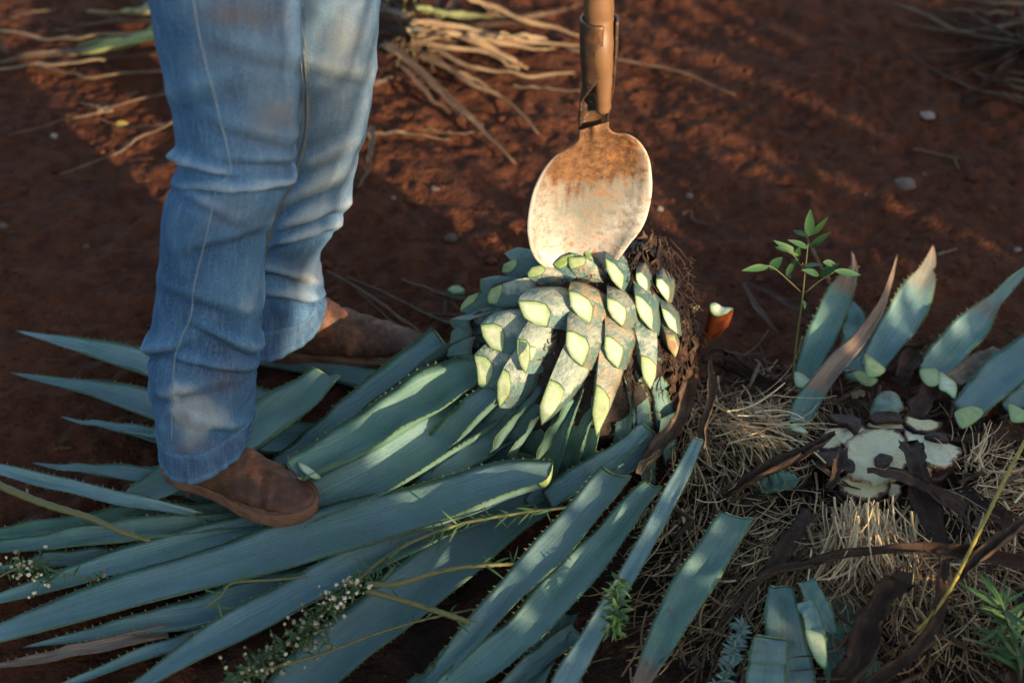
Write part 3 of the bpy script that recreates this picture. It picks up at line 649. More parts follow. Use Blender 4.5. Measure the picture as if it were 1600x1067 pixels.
ST = [
 ([(450,390),(520,388),(570,402),(590,440),(575,500),(520,490),(475,460)], (125,-20), .1, .95, .12),
 ([(683,345),(720,350),(770,380),(788,420),(775,485),(725,455),(690,410)], (55,5), .75, .7, .1),
 ([(672,530),(700,528),(755,560),(772,600),(740,682),(690,640),(668,590)], (45,-55), .35, .8, .12),
 ([(858,375),(900,385),(940,420),(940,465),(925,500),(880,460),(860,420)], (35,-10), .3, .7, .1, .35),
 ([(850,550),(885,560),(925,600),(925,630),(905,692),(860,650),(845,600)], (25,-65), .5, .8, .15),
 ([(850,192),(890,215),(930,265),(928,300),(920,330),(880,290),(855,240)], (40,-10), .1, .35, .15),
 ([(992,258),(1015,255),(1040,285),(1042,320),(1035,348),(1005,315),(990,285)], (15,-35), .6, .2, .0),
 ([(1086,285),(1110,285),(1140,320),(1143,350),(1135,385),(1105,350),(1085,315)], (5,-30), .6, .1, .0, .5),
 ([(988,360),(1020,375),(1060,420),(1065,465),(1060,515),(1010,460),(990,410)], (10,-40), .2, .35, .15),
 ([(1110,420),(1140,435),(1170,470),(1175,500),(1178,532),(1140,505),(1118,460)], (-5,-30), .4, .2, .1),
 ([(1015,640),(1050,650),(1080,680),(1078,730),(1055,785),(1025,740),(1015,690)], (-30,-150), .1, .7, .5),
 ([(443,565),(480,570),(497,592),(497,650),(480,715),(455,680),(440,620)], (105,-75), .1, .95, .45, 0, 1, 1.7),
 ([(590,755),(630,770),(655,800),(640,850),(600,910),(557,950),(548,870)], (110,-150), .1, .95, .28, 0, 1.05),
 ([(808,780),(840,800),(865,840),(862,890),(830,960),(808,1000),(790,900)], (40,-190), .65, .8, .6, 0, 1.05),
 ([(275,500),(330,492),(365,505),(378,540),(372,615),(320,600),(285,550)], (125,-25), .05, .8, .2),
 ([(140,530),(165,508),(205,510),(235,550),(248,592),(180,597),(135,580)], (150,-60), .05, .5, .35),
 ([(245,640),(290,645),(325,680),(322,730),(300,770),(262,768),(255,700)], (120,-20), .1, .5, .4),
 ([(375,705),(400,720),(410,770),(400,820),(360,870),(350,830),(350,760)], (110,-80), .1, .7, .5, .5),
 ([(370,310),(365,350),(345,395),(310,395),(303,370),(320,330)], (140,5), .05, .75, .7),
 ([(262,348),(240,390),(180,428),(185,400),(215,365)], (150,0), .05, .3, .75),
 ([(437,190),(435,225),(405,255),(372,250),(380,215)], (110,35), .05, .25, .7),
 ([(490,255),(510,230),(550,222),(570,240),(545,265),(495,275)], (105,45), .55, .9, .75, 0, 1, 1.5),
 ([(682,185),(745,183),(757,195),(745,220),(690,235),(680,210)], (75,75), .45, .85, .7, 0, 1, 1.4),
 ([(842,85),(870,68),(893,78),(885,95),(850,97)], (25,130), .7, .3, .3, .4, 1.0, 1.5),
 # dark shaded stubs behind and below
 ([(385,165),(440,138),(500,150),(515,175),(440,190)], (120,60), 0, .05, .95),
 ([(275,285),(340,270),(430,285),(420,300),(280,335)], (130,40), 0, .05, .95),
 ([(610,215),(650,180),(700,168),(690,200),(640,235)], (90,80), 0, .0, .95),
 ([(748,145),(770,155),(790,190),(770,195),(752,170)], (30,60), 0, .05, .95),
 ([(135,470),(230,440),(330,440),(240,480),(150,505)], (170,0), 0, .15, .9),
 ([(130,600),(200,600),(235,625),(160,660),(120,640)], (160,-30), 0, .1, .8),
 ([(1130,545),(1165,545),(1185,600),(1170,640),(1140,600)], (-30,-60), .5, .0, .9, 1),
]
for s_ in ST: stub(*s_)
# inner green lip of the doubly cut stub
def second_cut():
    poly = [(495,588),(530,600),(522,630),(500,668),(496,640)]
    F = ell_hit(*c4(510,625), .231, .198); nr = (CPOS-F).normalized(); q = [CPOS+ray(*c4(x,y))*((F-CPOS).dot(nr)/ray(*c4(x,y)).dot(nr)) for x, y in poly]
    cutface(plant, q, sum(q, Vector())/len(q), nr*.002, .25)
second_cut()
# leaves still attached, hanging straight down from under the core
for i, (x0, y0, x1, y1, dz, w, hue, dr) in enumerate([
  (975,560,1000,668,.115,24,.1,0), (1018,565,1040,690,.06,24,.3,.3), (905,600,850,765,.045,30,.5,0), (945,610,905,760,.04,28,.6,0),
  (865,600,770,735,.075,34,.45,0), (985,600,965,740,.04,26,.55,0), (885,615,815,752,.04,30,.6,0), (925,620,880,765,.03,30,.7,0), (1000,615,1010,735,.03,24,.5,.15),
  (840,600,735,730,.07,34,.35,0), (800,590,660,735,.07,36,.3,0)]):
    A = ell_hit(x0, y0, .186, .158); Cc = P(x1, y1, dz); B = A.lerp(Cc, .5)+Vector((0, 0, .012)); E = Cc.lerp(A, -.25); E.z = max(.012, E.z)
    st = [(*proj(A), 0, w*.85), (*proj(B), 0, w*1.1), (*proj(Cc), 0, w*1.1), (*proj(E), 0, w*.9)]
    leaf(None, st, hue, cut=False, parent=plant, name='attached_leaf', dry=dr, seed=200+i, pts3=[A, B, Cc, E], cup=.3)
# brown fibre left between the stubs and at the root end
FP = [[c4(*q) for q in s_[0]] for s_ in ST]
def infaces(x, y):
    for po in FP:
        cx = sum(q[0] for q in po)/len(po); cy = sum(q[1] for q in po)/len(po); ins = False; n = len(po)
        for i in range(n):
            (x1, y1), (x2, y2) = [(cx+(q[0]-cx)*1.3, cy+(q[1]-cy)*1.3) for q in (po[i-1], po[i])]
            if (y1 > y) != (y2 > y) and x < (x2-x1)*(y-y1)/(y2-y1)+x1: ins = not ins
        if ins: return True
    return False
def fibres():
    rg = random.Random(8); mb = MB()
    def strip(px, py, dx, dy, ln, ra, rb, w, tint):
        pts = []; ra += .004; rb += .004
        if any(infaces(px+dx*k/4*ln, py+dy*k/4*ln) for k in range(5)): return
        for k in range(5):
            u = k/4; p = ell_hit(px+dx*u*ln, py+dy*u*ln, ra+.010*u, rb+.010*u)
            pts.append(p + rnd_unit(rg)*.004*u)
        tube(mb, pts, [w*(1-.6*k/4) for k in range(5)], 4, (0, 0, tint, 0), True, .5)
    for i in range(300):
        x = rg.gauss(1010, 18); y = rg.gauss(400, 18)
        if not (965 < x < 1062): continue
        strip(x, y, rg.gauss(.15, .5), rg.gauss(.9, .5), rg.uniform(10, 32), .192, .17, rg.uniform(.0008, .0026), rg.uniform(.05, .5))
    for i in range(900):
        x = rg.uniform(850, 1085); y = rg.uniform(400, 610)
        if x < 960 and rg.random() < .5: continue
        strip(x, y, rg.gauss(-.1, .6), rg.gauss(.6, .6), rg.uniform(5, 20), .186, .160, rg.uniform(.0005, .0017), rg.uniform(.02, .5))
    for i in range(150):
        x = rg.uniform(1040, 1088); y = 440+(x-1040)*2.2+rg.gauss(0, 30)
        strip(x, y, rg.gauss(.3, .5), rg.gauss(.9, .4), rg.uniform(10, 40), .186, .161, rg.uniform(.0008, .0026), rg.uniform(.05, .45))
    tag(mb.build('fibre', M['dry'], plant), 'frayed brown fibre at the root end', kind='stuff')
fibres()
# lumps of dried leaf base at the root end
def barkpiece(px, py, ra, rb, sx, sy, seed):
    rg = random.Random(seed); mb = MB(); c = ell_hit(px, py, ra, rb); n = 9; V = []
    for i in range(n):
        u = i/(n-1)
        for j in range(6):
            q = j/5-.5
            k_ = rg.uniform(0, .012)+.012*math.sin(u*3)*(1 if j % 2 else .3)
            p = ell_hit(px+q*sx*(1-.5*u)+rg.uniform(-3, 3), py+(u-.5)*sy*(1+.25*(j % 3-1))+rg.uniform(-3, 3), ra+k_, rb+k_)
            V.append(p)
    o = mk('dried_leaf_base', V, ringfaces(n, 6, False), M['dry'], plant, False, [(k//6*.02, k % 6*.2) for k in range(len(V))], [(0, 0, rg.uniform(.15, .5), 0)]*len(V))
    sm = o.modifiers.new('s', 'SOLIDIFY'); sm.thickness = .006
for i, a in enumerate([(1008,392,.195,.17,22,46),(1024,402,.19,.166,22,50),(994,396,.19,.166,18,40),(1066,530,.183,.157,16,60),(1078,560,.183,.157,20,70),(1050,580,.178,.154,18,60),(1076,500,.176,.152,14,50)]):
    barkpiece(*a, seed=300+i)

# ------------------------------------------------------------------ shovel
def c3(x, y): return (780+x/2.48, y/2.48)
BY = ell_hit(905, 418, .21, .18).y + .015
shovel = empty('shovel', PY(930, 415, BY)); tag(shovel, 'round bladed harvest shovel with rusty blade standing in the agave core', 'shovel')
def blade():
    Lf = [(310,505),(308,540),(285,565),(250,585),(215,605),(170,660),(132,740),(113,830),(110,900),(124,970),(152,1015),(195,1045),(240,1075)]
    Rt = [(425,470),(428,500),(455,516),(500,520),(545,550),(580,610),(592,690),(590,760),(572,840),(545,895),(505,945),(465,1000),(400,1075)]
    n, m = 60, 44
    L = crom(Lf, n); Rr = crom(Rt, n); V = []; C = []
    for i in range(n):
        u = i/(n-1)
        for j in range(m):
            s = -1+2*j/(m-1)
            x = L[i][0]*(1-(s+1)/2)+Rr[i][0]*(s+1)/2; y = L[i][1]*(1-(s+1)/2)+Rr[i][1]*(s+1)/2
            dish = .030*(1-abs(s)**2.4)*math.sin(min(1, u*1.35)*math.pi/2)*(1-.25*u)
            flare = .006*max(0, abs(s)-.86)/.14*min(1, u*3)
            ridge = .006*math.exp(-(s/.22)**2)*max(0, 1-u*1.6)
            Yd = BY + dish - .004 + flare*1.0 - ridge - .03*(1-u)*0 + (.5-u)*.02
            p = PY(*c3(x, y), Yd)
            p += Vector((0, .0012*mnoise.noise(p*14), 0))
            V.append(p); C.append((u, abs(s), .5, 0))
    o = mk('blade', V, ringfaces(n, m, False), M['blade'], shovel, True, None, C)
    sm = o.modifiers.new('s', 'SOLIDIFY'); sm.thickness = .0035; sm.offset = 0
blade()
def socket():
    # sheet rolled round the handle, opening to a flat tang below
    n, m = 40, 26; V = []
    ys = np.linspace(72, 520, n)
    for i, y in enumerate(ys):
        cx = interp(y, [72, 330, 430, 520], [389, 384, 368, 367]); hw = interp(y, [72, 200, 330, 430, 520], [71, 69, 58, 57, 57])
        arc = interp(y, [72, 270, 330, 400, 450, 520], [5.35, 5.3, 4.3, 3.0, 1.4, .5])
        c = PY(*c3(cx, y), BY+.02); k = ppm(c)*2.48; hwm = hw/k
        rad = hwm if arc > math.pi else hwm/math.sin(max(arc, .3)/2)
        g0 = math.radians(interp(y, [72, 300, 420, 520], [-52, -60, -88, -90]))           # direction of the opening (towards the viewer, to the right)
        cyo = -rad*math.cos(arc/2) if arc < math.pi else 0
        for j in range(m):
            a = g0 + math.pi + (j/(m-1)-.5)*arc
            p = c + Vector((math.cos(a)*rad, math.sin(a)*rad, 0))
            if arc < math.pi: p -= Vector((0, rad*(1-0) - .004, 0))*(1 if arc < 3 else .0)
            V.append(p)
    o = mk('socket', V, ringfaces(n, m, False), M['steel'], shovel, True, None, [(0, 0, .5, 0)]*len(V))
    sm = o.modifiers.new('s', 'SOLIDIFY'); sm.thickness = .004; sm.offset = 0
socket()
def handle():
    mb = MB(); pts = []; rad = []
    for y, x, r in [(-2600, 372, 48), (-900, 381, 50), (-300, 384, 50), (0, 386, 50), (90, 388, 49), (200, 395, 42), (300, 402, 33), (380, 402, 28), (430, 402, 24)]:
        if y < 0:
            b = PY(*c3(386, 0), BY+.02); t = PY(*c3(388, 90), BY+.02); d = (b-t).normalized(); p = b + d*(-y/2.48/960)
        else: p = PY(*c3(x, y), BY+.02-(.012 if y > 150 else 0))
        pts.append(p); rad.append(r/2.48/960)
    s = crom([(*p, r) for p, r in zip(pts, rad)], 40)
    tube(mb, [Vector(q[:3]) for q in s], [q[3]*(1+.02*math.sin(i*1.7)) for i, q in enumerate(s)], 20)
    mb.build('handle', M['wood'], shovel)
handle()

# ------------------------------------------------------------------ worker: jeans and boots
FOOTN = P(300, 770, .06)
person = empty('person', (FOOTN.x, FOOTN.y+.2, 0)); tag(person, 'person in worn blue jeans and brown leather boots standing on cut leaves', 'person')
def leg(name, edge, ydep, hem, folds, masks, seam, seed, hemtilt, top_extra):
    ys = np.array([e[0] for e in edge], float); lx = np.array([e[1] for e in edge], float); rx = np.array([e[2] for e in edge], float)
    n, m = 300, 128; py0, py1 = edge[0][0], edge[-1][0]
    V = []; UV = []; C = []; rows = []
    rowy = np.linspace(py0, py1, n)
    a = crom([(e[0], e[1], e[2]) for e in edge], 400); ay = [q[0] for q in a]
    for i, y in enumerate(rowy):
        l = interp(y, ay, [q[1] for q in a]); r = interp(y, ay, [q[2] for q in a])
        Yd = interp(y, [d[0] for d in ydep], [d[1] for d in ydep])
        c = PY((l+r)/2, y, Yd); hw = (r-l)/2/ppm(c)
        rows.append((y, l, r, c, hw))
    zt = rows[0][3].z
    for i, (y, l, r, c, hw) in enumerate(rows):
        for j in range(m):
            th = 2*math.pi*j/m; ct, sn = math.cos(th), math.sin(th)           # th=-90deg faces the camera
            # photo column of this point, for folds and wear
            xs = (l+r)/2 + ct*(r-l)/2; front = max(0, -sn)
            yy = y + 45*front
            d = 0.0
            for fy, sl, w, amp, c0, cw in folds:
                e = yy - (fy + sl*(xs-(l+r)/2)); g = math.exp(-((xs-c0)/cw)**2)
                d += amp*g*(.45*math.exp(-(e/w)**2) + .6*math.exp(-abs(e)/(w*.7)) - .8*math.exp(-((e-1.35*w)/(w*.6))**2))
            q = Vector((ct*1.3, sn*1.3+seed, c.z*7)); low = min(1, max(0, (y-330)/250)) if True else 0
            d += .0045*mnoise.noise(q*1.3) + .0022*mnoise.noise(q*3.1) + .005*low*(mnoise.noise(Vector((ct*1.1, sn*1.1+seed, c.z*24+ct*1.6)))-.5*abs(mnoise.noise(Vector((ct*1.4, sn*1.4+seed, c.z*38-ct*2.2)))))
            rr = hw + d
            p = c + Vector((ct*rr, sn*rr*1.06, 0))
            ht = min(1, max(0, (y-(py1-150))/150)); p.z += hemtilt[0]*ct*hw*ht*ht + hemtilt[1]*sn*hw*ht*ht
            V.append(p); UV.append((j/m*.5, (zt-c.z)))
            fx, fy2 = proj(p); fade = .43; dirt = 0; yel = 0
            for kind, mx, my, sx, sy, amt in masks:
                g = math.exp(-(((fx-mx)/sx)**2 + ((fy2-my)/sy)**2))*amt
                if kind == 'f': fade += g
                elif kind == 'd': dirt += g
                else: yel += g
            fade += max(-.2, min(.3, d*42))
            C.append((min(1, max(0, fade)), min(1, dirt), min(1, yel), 0))
    o = mk(name, V, ringfaces(n, m), M['denim'], person, True, UV, C)
    sm = o.modifiers.new('s', 'SOLIDIFY'); sm.thickness = .0022
    # hem band: a second layer of cloth with a puckered edge
    hv = []; hu = []; hc = []; k0 = n-12
    rg = random.Random(seed)
    for i in range(k0, n+1):
        for j in range(m):
            p = V[min(i, n-1)*m+j]; c = rows[min(i, n-1)][3]; out = Vector((p.x-c.x, p.y-c.y, 0)).normalized()
            e = (i-k0)/(n-k0)
            puck = .0010*math.sin(j*.83+2.1*math.sin(j*.41))*(.5+.5*e) + .0008*mnoise.noise(p*90)
            q = p + out*(.0028+puck - (.002 if i == k0 else 0)) + (Vector((0, 0, -.004)) if i == n else Vector())
            hv.append(q); hu.append((j/m*.5, i*.006))
            hc.append((.30+.2*(e > .8)+.25*max(0, puck/.0013)+(.10 if i <= k0+1 else 0), .35*max(0, mnoise.noise(p*40)), .1, 0))
    h = mk('hem', hv, ringfaces(n+1-k0, m), M['denim'], o, True, hu, hc)
    sm = h.modifiers.new('s', 'SOLIDIFY'); sm.thickness = .0018
    # seam ridges and stitching following the cloth
    grid = [[proj(V[i*m+j]) for j in range(m)] for i in range(n)]
    def find(px, py):
        best = None
        for i in range(n):
            for j in range(m//2, m):       # front half
                g = grid[i][j]; dd = (g[0]-px)**2 + (g[1]-py)**2
                if best is None or dd < best[0]: best = (dd, i, j)
        _, i, j = best; c = rows[i][3]; p = V[i*m+j]
        return p, Vector((p.x-c.x, p.y-c.y, 0)).normalized()
    for nm, pts, rad, off, mat in seam:
        s = crom(pts, max(14, len(pts)*6)); P3 = []
        for q in s:
            p, nn = find(q[0], q[1]); Q = PY(q[0], q[1], p.y) 
            P3.append(Vector((Q.x, p.y, p.z)) + nn*off)
        for _ in range(2): P3 = [P3[0]]+[(P3[k-1]+P3[k]*2+P3[k+1])/4 for k in range(1, len(P3)-1)]+[P3[-1]]
        mb = MB(); tube(mb, P3, rad, 6, (0, 0, .5, 0), True, .55); mb.build(nm, M[mat], o)
    return o, V, rows, find
near_edge = [(-330,190,470),(-200,205,472),(-90,222,470),(0,238,468),(50,249,468),(100,262,466),(150,271,464),(200,278,461),(245,284,455),(268,276,452),(290,268,448),(312,261,436),(340,257,421),(380,254,413),(430,250,412),(475,245,408),(510,236,404),(540,233,402),(570,235,400),(610,240,397),(650,246,394),(683,250,394)]
near_d = [(-330,1.70),(0,1.655),(290,1.60),(500,1.60),(683,1.585)]
far_edge = [(-330,395,610),(-200,398,604),(-100,402,596),(0,405,590),(50,407,588),(100,410,585),(150,413,581),(200,416,573),(235,416,562),(270,412,553),(310,404,543),(345,399,530),(370,395,512),(392,392,500),(415,388,499),(440,384,503),(465,380,503),(480,378,504),(497,376,508)]
far_d = [(-330,1.80),(0,1.90),(290,1.955),(497,1.985)]
nf = [(262,.28,7,.017,305,55),(284,-.02,6,.016,400,80),(236,.10,10,.005,430,70),(180,.35,16,.004,420,80),(318,.45,12,.004,330,70),(366,-.3,14,.004,380,70),
      (512,-.35,11,.011,250,50),(498,.5,9,.009,380,50),(548,.25,9,.009,350,60),(590,-.2,13,.005,300,70),(455,.3,14,.004,330,80),(640,.3,12,.004,360,60),(40,.4,22,.004,420,80),(110,-.3,26,.004,330,80)]
nm_ = [('f',300,640,26,42,.75),('f',330,655,30,30,.35),('f',420,450,40,60,.35),('f',400,320,60,40,.2),('f',430,180,40,70,.22),('d',300,650,32,40,.7),('d',345,600,40,40,.45),('d',370,20,60,26,.7),('d',430,190,40,40,.55),('d',290,700,40,18,.6),('d',340,90,40,24,.35),('d',360,330,50,24,.4),('f',275,620,6,30,.5),('y',420,120,60,160,.35),('f',290,420,30,90,-.1),('f',330,560,60,40,-.2)]
nseam = [('outseam', [(301,-20),(313,60),(328,120),(342,175),(354,225),(361,262),(352,278),(340,292),(331,330),(322,370),(312,410),(303,450),(300,490),(286,522),(276,550),(272,585),(270,630),(270,690)], .0022, .0019, 'seam')]
ff = [(345,-.4,11,.010,500,50),(374,-.35,8,.011,480,50),(300,-.5,16,.006,480,60),(250,-.5,18,.005,520,60),(430,.3,9,.009,450,50),(462,.2,8,.01,470,50),(200,-.4,22,.004,500,70),(95,.25,16,.004,530,60),(130,-.3,18,.003,500,60)]
fm = [('y',540,120,70,240,.5),('f',540,110,60,200,.38),('f',490,330,50,60,.25),('d',480,430,34,30,.6),('f',480,440,26,26,.4),('f',455,470,20,30,.3),('d',520,60,40,20,.3),('f',450,480,60,40,-.15)]  # yellow tint and wide pale mask paint warm sunlight on the far thigh
fseam = [('inseam', [(468,40),(476,90),(480,150),(479,200),(468,250),(455,285),(440,315),(426,350),(416,390),(410,430),(406,470),(405,510)], .0048, .0004, 'seam2'),
         ('stitching', [(472,40),(480,90),(484,150),(483,200),(472,250),(459,287),(444,318),(430,352),(420,392),(414,432),(411,470),(410,510)], .0010, .0022, 'gold'),
         ('stitching', [(463,50),(471,100),(475,150),(474,200),(463,248),(450,282),(435,312),(421,348),(411,388)], .0010, .0022, 'gold')]
legN, VN, rowsN, findN = leg('jeans_leg', near_edge, near_d, None, nf, nm_, nseam, 1, (.36, .22), 0)
legF, VF, rowsF, findF = leg('jeans_leg', far_edge, far_d, None, ff, fm, fseam, 5, (.42, .3), 0)
# seat of the jeans joining both legs above the picture
def seat():
    a = rowsN[0][3]; b = rowsF[0][3]; mid = (a+b)/2; mb = []; n, m = 14, 48
    for i in range(n):
        u = i/(n-1); z = min(a.z, b.z)-.02+u*.22
        for j in range(m):
            t = 2*math.pi*j/m; ax = (b-a); ax.z = 0; ax.normalize(); pr = Vector((-ax.y, ax.x, 0))
            w = .19-.03*u; d = .125-.01*u
            q = mid + ax*math.cos(t)*w + pr*math.sin(t)*d; q.z = z; mb.append(q)
    mk('jeans_seat', mb, ringfaces(n, m)+[tuple(range((n-1)*m, n*m))], M['denim'], person, True, [(0, 0)]*len(mb), [(.36, 0, 0, 0)]*len(mb))
seat()
def fray():
    rg = random.Random(2); mb = MB()
    for k in range(70):
        py = rg.uniform(600, 650); px = 271+2.5*math.sin(py*.3)+rg.gauss(0, 1.6)+(14*rg.random() if rg.random() < .25 else 0)
        p, nn = findN(px, py)
        d = Vector((rg.gauss(.6, .5), 0, rg.gauss(0, .5))).normalized()*rg.uniform(.002, .007)
        tube(mb, [p+nn*.0006, p+nn*.0022+d*.5, p+nn*.0009+d], .0004, 3)
    tag(mb.build('frayed_threads', M['fray'], legN), 'white frayed threads of a worn patch', kind='stuff')
fray()
def boot(name, loc, ang, length, toe_w, label_kind, pitch=0.0):
    root_m = Matrix.Translation(loc) @ Matrix.Rotation(ang, 4, 'Z') @ Matrix.Rotation(pitch, 4, 'Y')
    s = length/.285; NS = 120
    top = crom([(.094,.185),(.095,.175),(.098,.162),(.106,.145),(.122,.118),(.15,.1),(.18,.087),(.21,.072),(.235,.061),(.258,.049),(.272,.039),(.279,.031),(.281,.026)], NS)
    bot = crom([(.012,.185),(.008,.175),(.004,.16),(-.002,.14),(-.01,.1),(-.012,.066),(-.006,.038),(.03,.024),(.09,.024),(.15,.022),(.2,.022),(.25,.022),(.279,.024)], NS)
    wd = crom([(.04,),(.041,),(.042,),(.043,),(.044,),(.042,),(.042,),(.045,),(.048,),(.047,),(.041,),(.028,),(.005,)], NS)
    V = []; m = 64; C = []; UV = []
    for i in range(NS):
        T = Vector((top[i][0], 0, top[i][1])); B = Vector((bot[i][0], 0, bot[i][1])); c = (T+B)/2; ax = (T-B)/2; w = wd[i][0]
        for j in range(m):
            t = 2*math.pi*j/m; ct, sn = math.cos(t), math.sin(t)
            k = abs(ct)**.8*(1 if ct > 0 else -1)
            wq = abs(sn)**(.72 if ct < 0 else .95)*(1 if sn > 0 else -1)
            p = c + ax*k + Vector((0, w*wq*(1+.02*max(0, -ct)), 0))
            cr = 0
            if p.z > .03:
                e = p.x - (.2 + .35*abs(p.y)); cr = -.006*math.exp(-(e/.004)**2)+.0035*math.exp(-((e-.010)/.006)**2)
                e = p.x - (.172 + .25*abs(p.y)); cr += -.005*math.exp(-(e/.004)**2)+.003*math.exp(-((e-.009)/.006)**2); e = p.x - (.142 + .15*abs(p.y)); cr += -.004*math.exp(-(e/.004)**2)+.003*math.exp(-((e-.009)/.006)**2)
                e = p.z - (.085+.3*(p.x)); cr += (-.002*math.exp(-(e/.005)**2)) if p.x < .1 else 0
            cr += .0035*mnoise.noise(p*24) + .0016*mnoise.noise(Vector((p.x*110, p.y*40, p.z*50)))*(1 if p.x > .08 else .4)
            nrm = (p-c); nrm = nrm.normalized() if nrm.length > 1e-6 else Vector((1, 0, 0))
            p = p + nrm*cr
            V.append(root_m @ (p*s)); C.append((0, max(0, min(1, 1.1-p.z/.05)), .5, 0)); UV.append((i*.01, j*.01))
    o = mk(name, V, ringfaces(NS, m)+[tuple(range((NS-1)*m, NS*m))], M['leather'], person, True, UV, C)
    # sole outline
    def outline(grow):
        pts = crom([(-.012,0),(-.004,.030),(.03,.040),(.08,.038),(.13,.042),(.19,.051),(.24,.045),(.27,.029),(.285,.010),(.285,-.010),(.27,-.029),(.24,-.045),(.19,-.051),(.13,-.042),(.08,-.038),(.03,-.040),(-.004,-.030),(-.012,0)], 72)[:-1]
        return [Vector((q[0]+(grow if q[0] > .14 else -grow)*min(1, abs(q[0]-.14)/.12), q[1]*(1+grow/.045), 0)) for q in pts]
    def slab(nm, grow, z0, z1, par, mat, cut=None, bev=.002):
        ol = outline(grow)
        if cut is not None: ol = [Vector((min(p.x, cut), p.y, 0)) for p in ol]
        v = []; k = len(ol)
        cx = sum(p.x for p in ol)/k
        for z, sc in ((z0, .97), (z0+bev, 1), (z1-bev, 1), (z1, .985)):
            for p in ol:
                q = Vector((cx+(p.x-cx)*sc, p.y*sc, z + (.006*max(0, (p.x-.2)/.085)**2)))
                q += Vector((0, 0, 0)) + Vector((mnoise.noise(q*60)*.0012, mnoise.noise(q*60+Vector((3, 1, 0)))*.0012, 0))
                v.append(root_m @ (q*s))
        return mk(nm, v, ringfaces(4, k)+[tuple(range(k-1, -1, -1)), tuple(range(3*k, 4*k))], M[mat], par, True, None, [(0, 1, .5, 0)]*len(v))
    so = slab('sole', .0062, .004, .0225, o, 'sole')
    slab('welt', .0085, .0226, .0275, o, 'sole')
    mb = MB(); ol = outline(.004); L_ = len(ol)
    for a_ in range(L_):
        p0, p1 = ol[a_], ol[(a_+1) % L_]
        for f0 in (.05, .55):
            q0 = p0.lerp(p1, f0); q1 = p0.lerp(p1, f0+.32)
            if q0.x < .06: continue
            zz = [.0282+.006*max(0, (q.x-.2)/.085)**2 for q in (q0, q1)]
            tube(mb, [root_m @ (Vector((q0.x, q0.y, zz[0]))*s), root_m @ (Vector((q1.x, q1.y, zz[1]))*s)], .0007, 4)
    tag(mb.build('welt_stitching', M['tan'], o), kind='stuff')
    mb = MB(); sp = []
    for t_ in range(25):
        th_ = math.pi*(.08+.84*t_/24); i_ = int(NS*.34+NS*.05*abs(t_-12)/12); j_ = int(round((math.pi/2-th_)/(2*math.pi)*m)) % m
        sp.append(V[i_*m+j_])
    tube(mb, sp, .0011, 5); mb.build('vamp_seam', M['sole'], o)
    slab('heel', .001, -.004, .0038, o, 'sole', .052)
    return o
TH = R(-27)
hn = P(290, 738, .075); boot('boot', Vector((hn.x-.012, hn.y+.015, hn.z-.008)), TH, .25, .05, 'near', R(-1.5))
hf = P(428, 548, .02); boot('boot', Vector((hf.x-.01, hf.y+.0, ground(hf.x, hf.y)+.016)), R(-2), .275, .05, 'far')
# ------------------------------------------------------------------ cut stump in the ground
def c6s(x, y): return (1180+x/4.444, 560+y/4.444)
SC = P(1372, 712, .03)
stump = empty('agave_stump', (SC.x, SC.y, ground(SC.x, SC.y))); tag(stump, 'freshly cut agave stump with pale face and browned rim in the ground', 'stump')
def slab(name, poly, dz, th, yel, burnt, parent, mat='stump', rim=True, label=None, tiltx=0, dome=0.0):
    q = [P(*c6s(x, y), dz) for x, y in poly]; cen = sum(q, Vector())/len(q); ring = []
    for i in range(len(q)):
        a, b, c, d = [np.array(z) for z in (q[i-1], q[i], q[(i+1) % len(q)], q[(i+2) % len(q)])]
        for t in (0, .33, .67):
            w_ = Vector((.5*((2*b)+(-a+c)*t+(2*a-5*b+4*c-d)*t*t+(-a+3*b-3*c+d)*t**3))*.55+(b*(1-t)+c*t)*.45)
            ring.append(w_+Vector((mnoise.noise(w_*70), mnoise.noise(w_*70+Vector((9, 0, 0))), 0))*.004)
    n = len(ring); V = [cen+Vector((0, 0, dome))]; UV = [(0, 0)]
    for k, z in ((.3, 0), (.6, 0), (.85, 0), (1, -.0005), (1.015, -.006), (.96, -th)):
        for p in ring:
            w = cen+(p-cen)*k; zz = z + (.003 if name == 'cut_face' else .006)*mnoise.noise(w*38)*(k < 1.01) + .002*mnoise.noise(w*120) + dome*(1-min(1, k)**2) + tiltx*(w.x-cen.x)
            V.append(Vector((w.x, w.y, w.z+zz))); UV.append((min(k, 1.0) if z > -.004 else 1.02 if z > -.01 else 1.25, 0))
    f = [(0, 1+j, 1+(j+1) % n) for j in range(n)]
    for r_ in range(5):
        b = 1+r_*n; f += [(b+j, b+n+j, b+n+(j+1) % n, b+(j+1) % n) for j in range(n)]
    o = mk(name, V, f, M[mat], parent, True, UV, [(0, 0, yel, burnt)]*len(V))
    if label: o['label'] = label
    return o
face = slab('cut_face', [(620,600),(640,560),(730,505),(850,480),(960,490),(1030,530),(1070,580),(1085,640),(1060,720),(1000,800),(920,850),(850,855),(740,840),(680,820),(640,770),(625,690)], .062, .06, .3, -.2, stump)
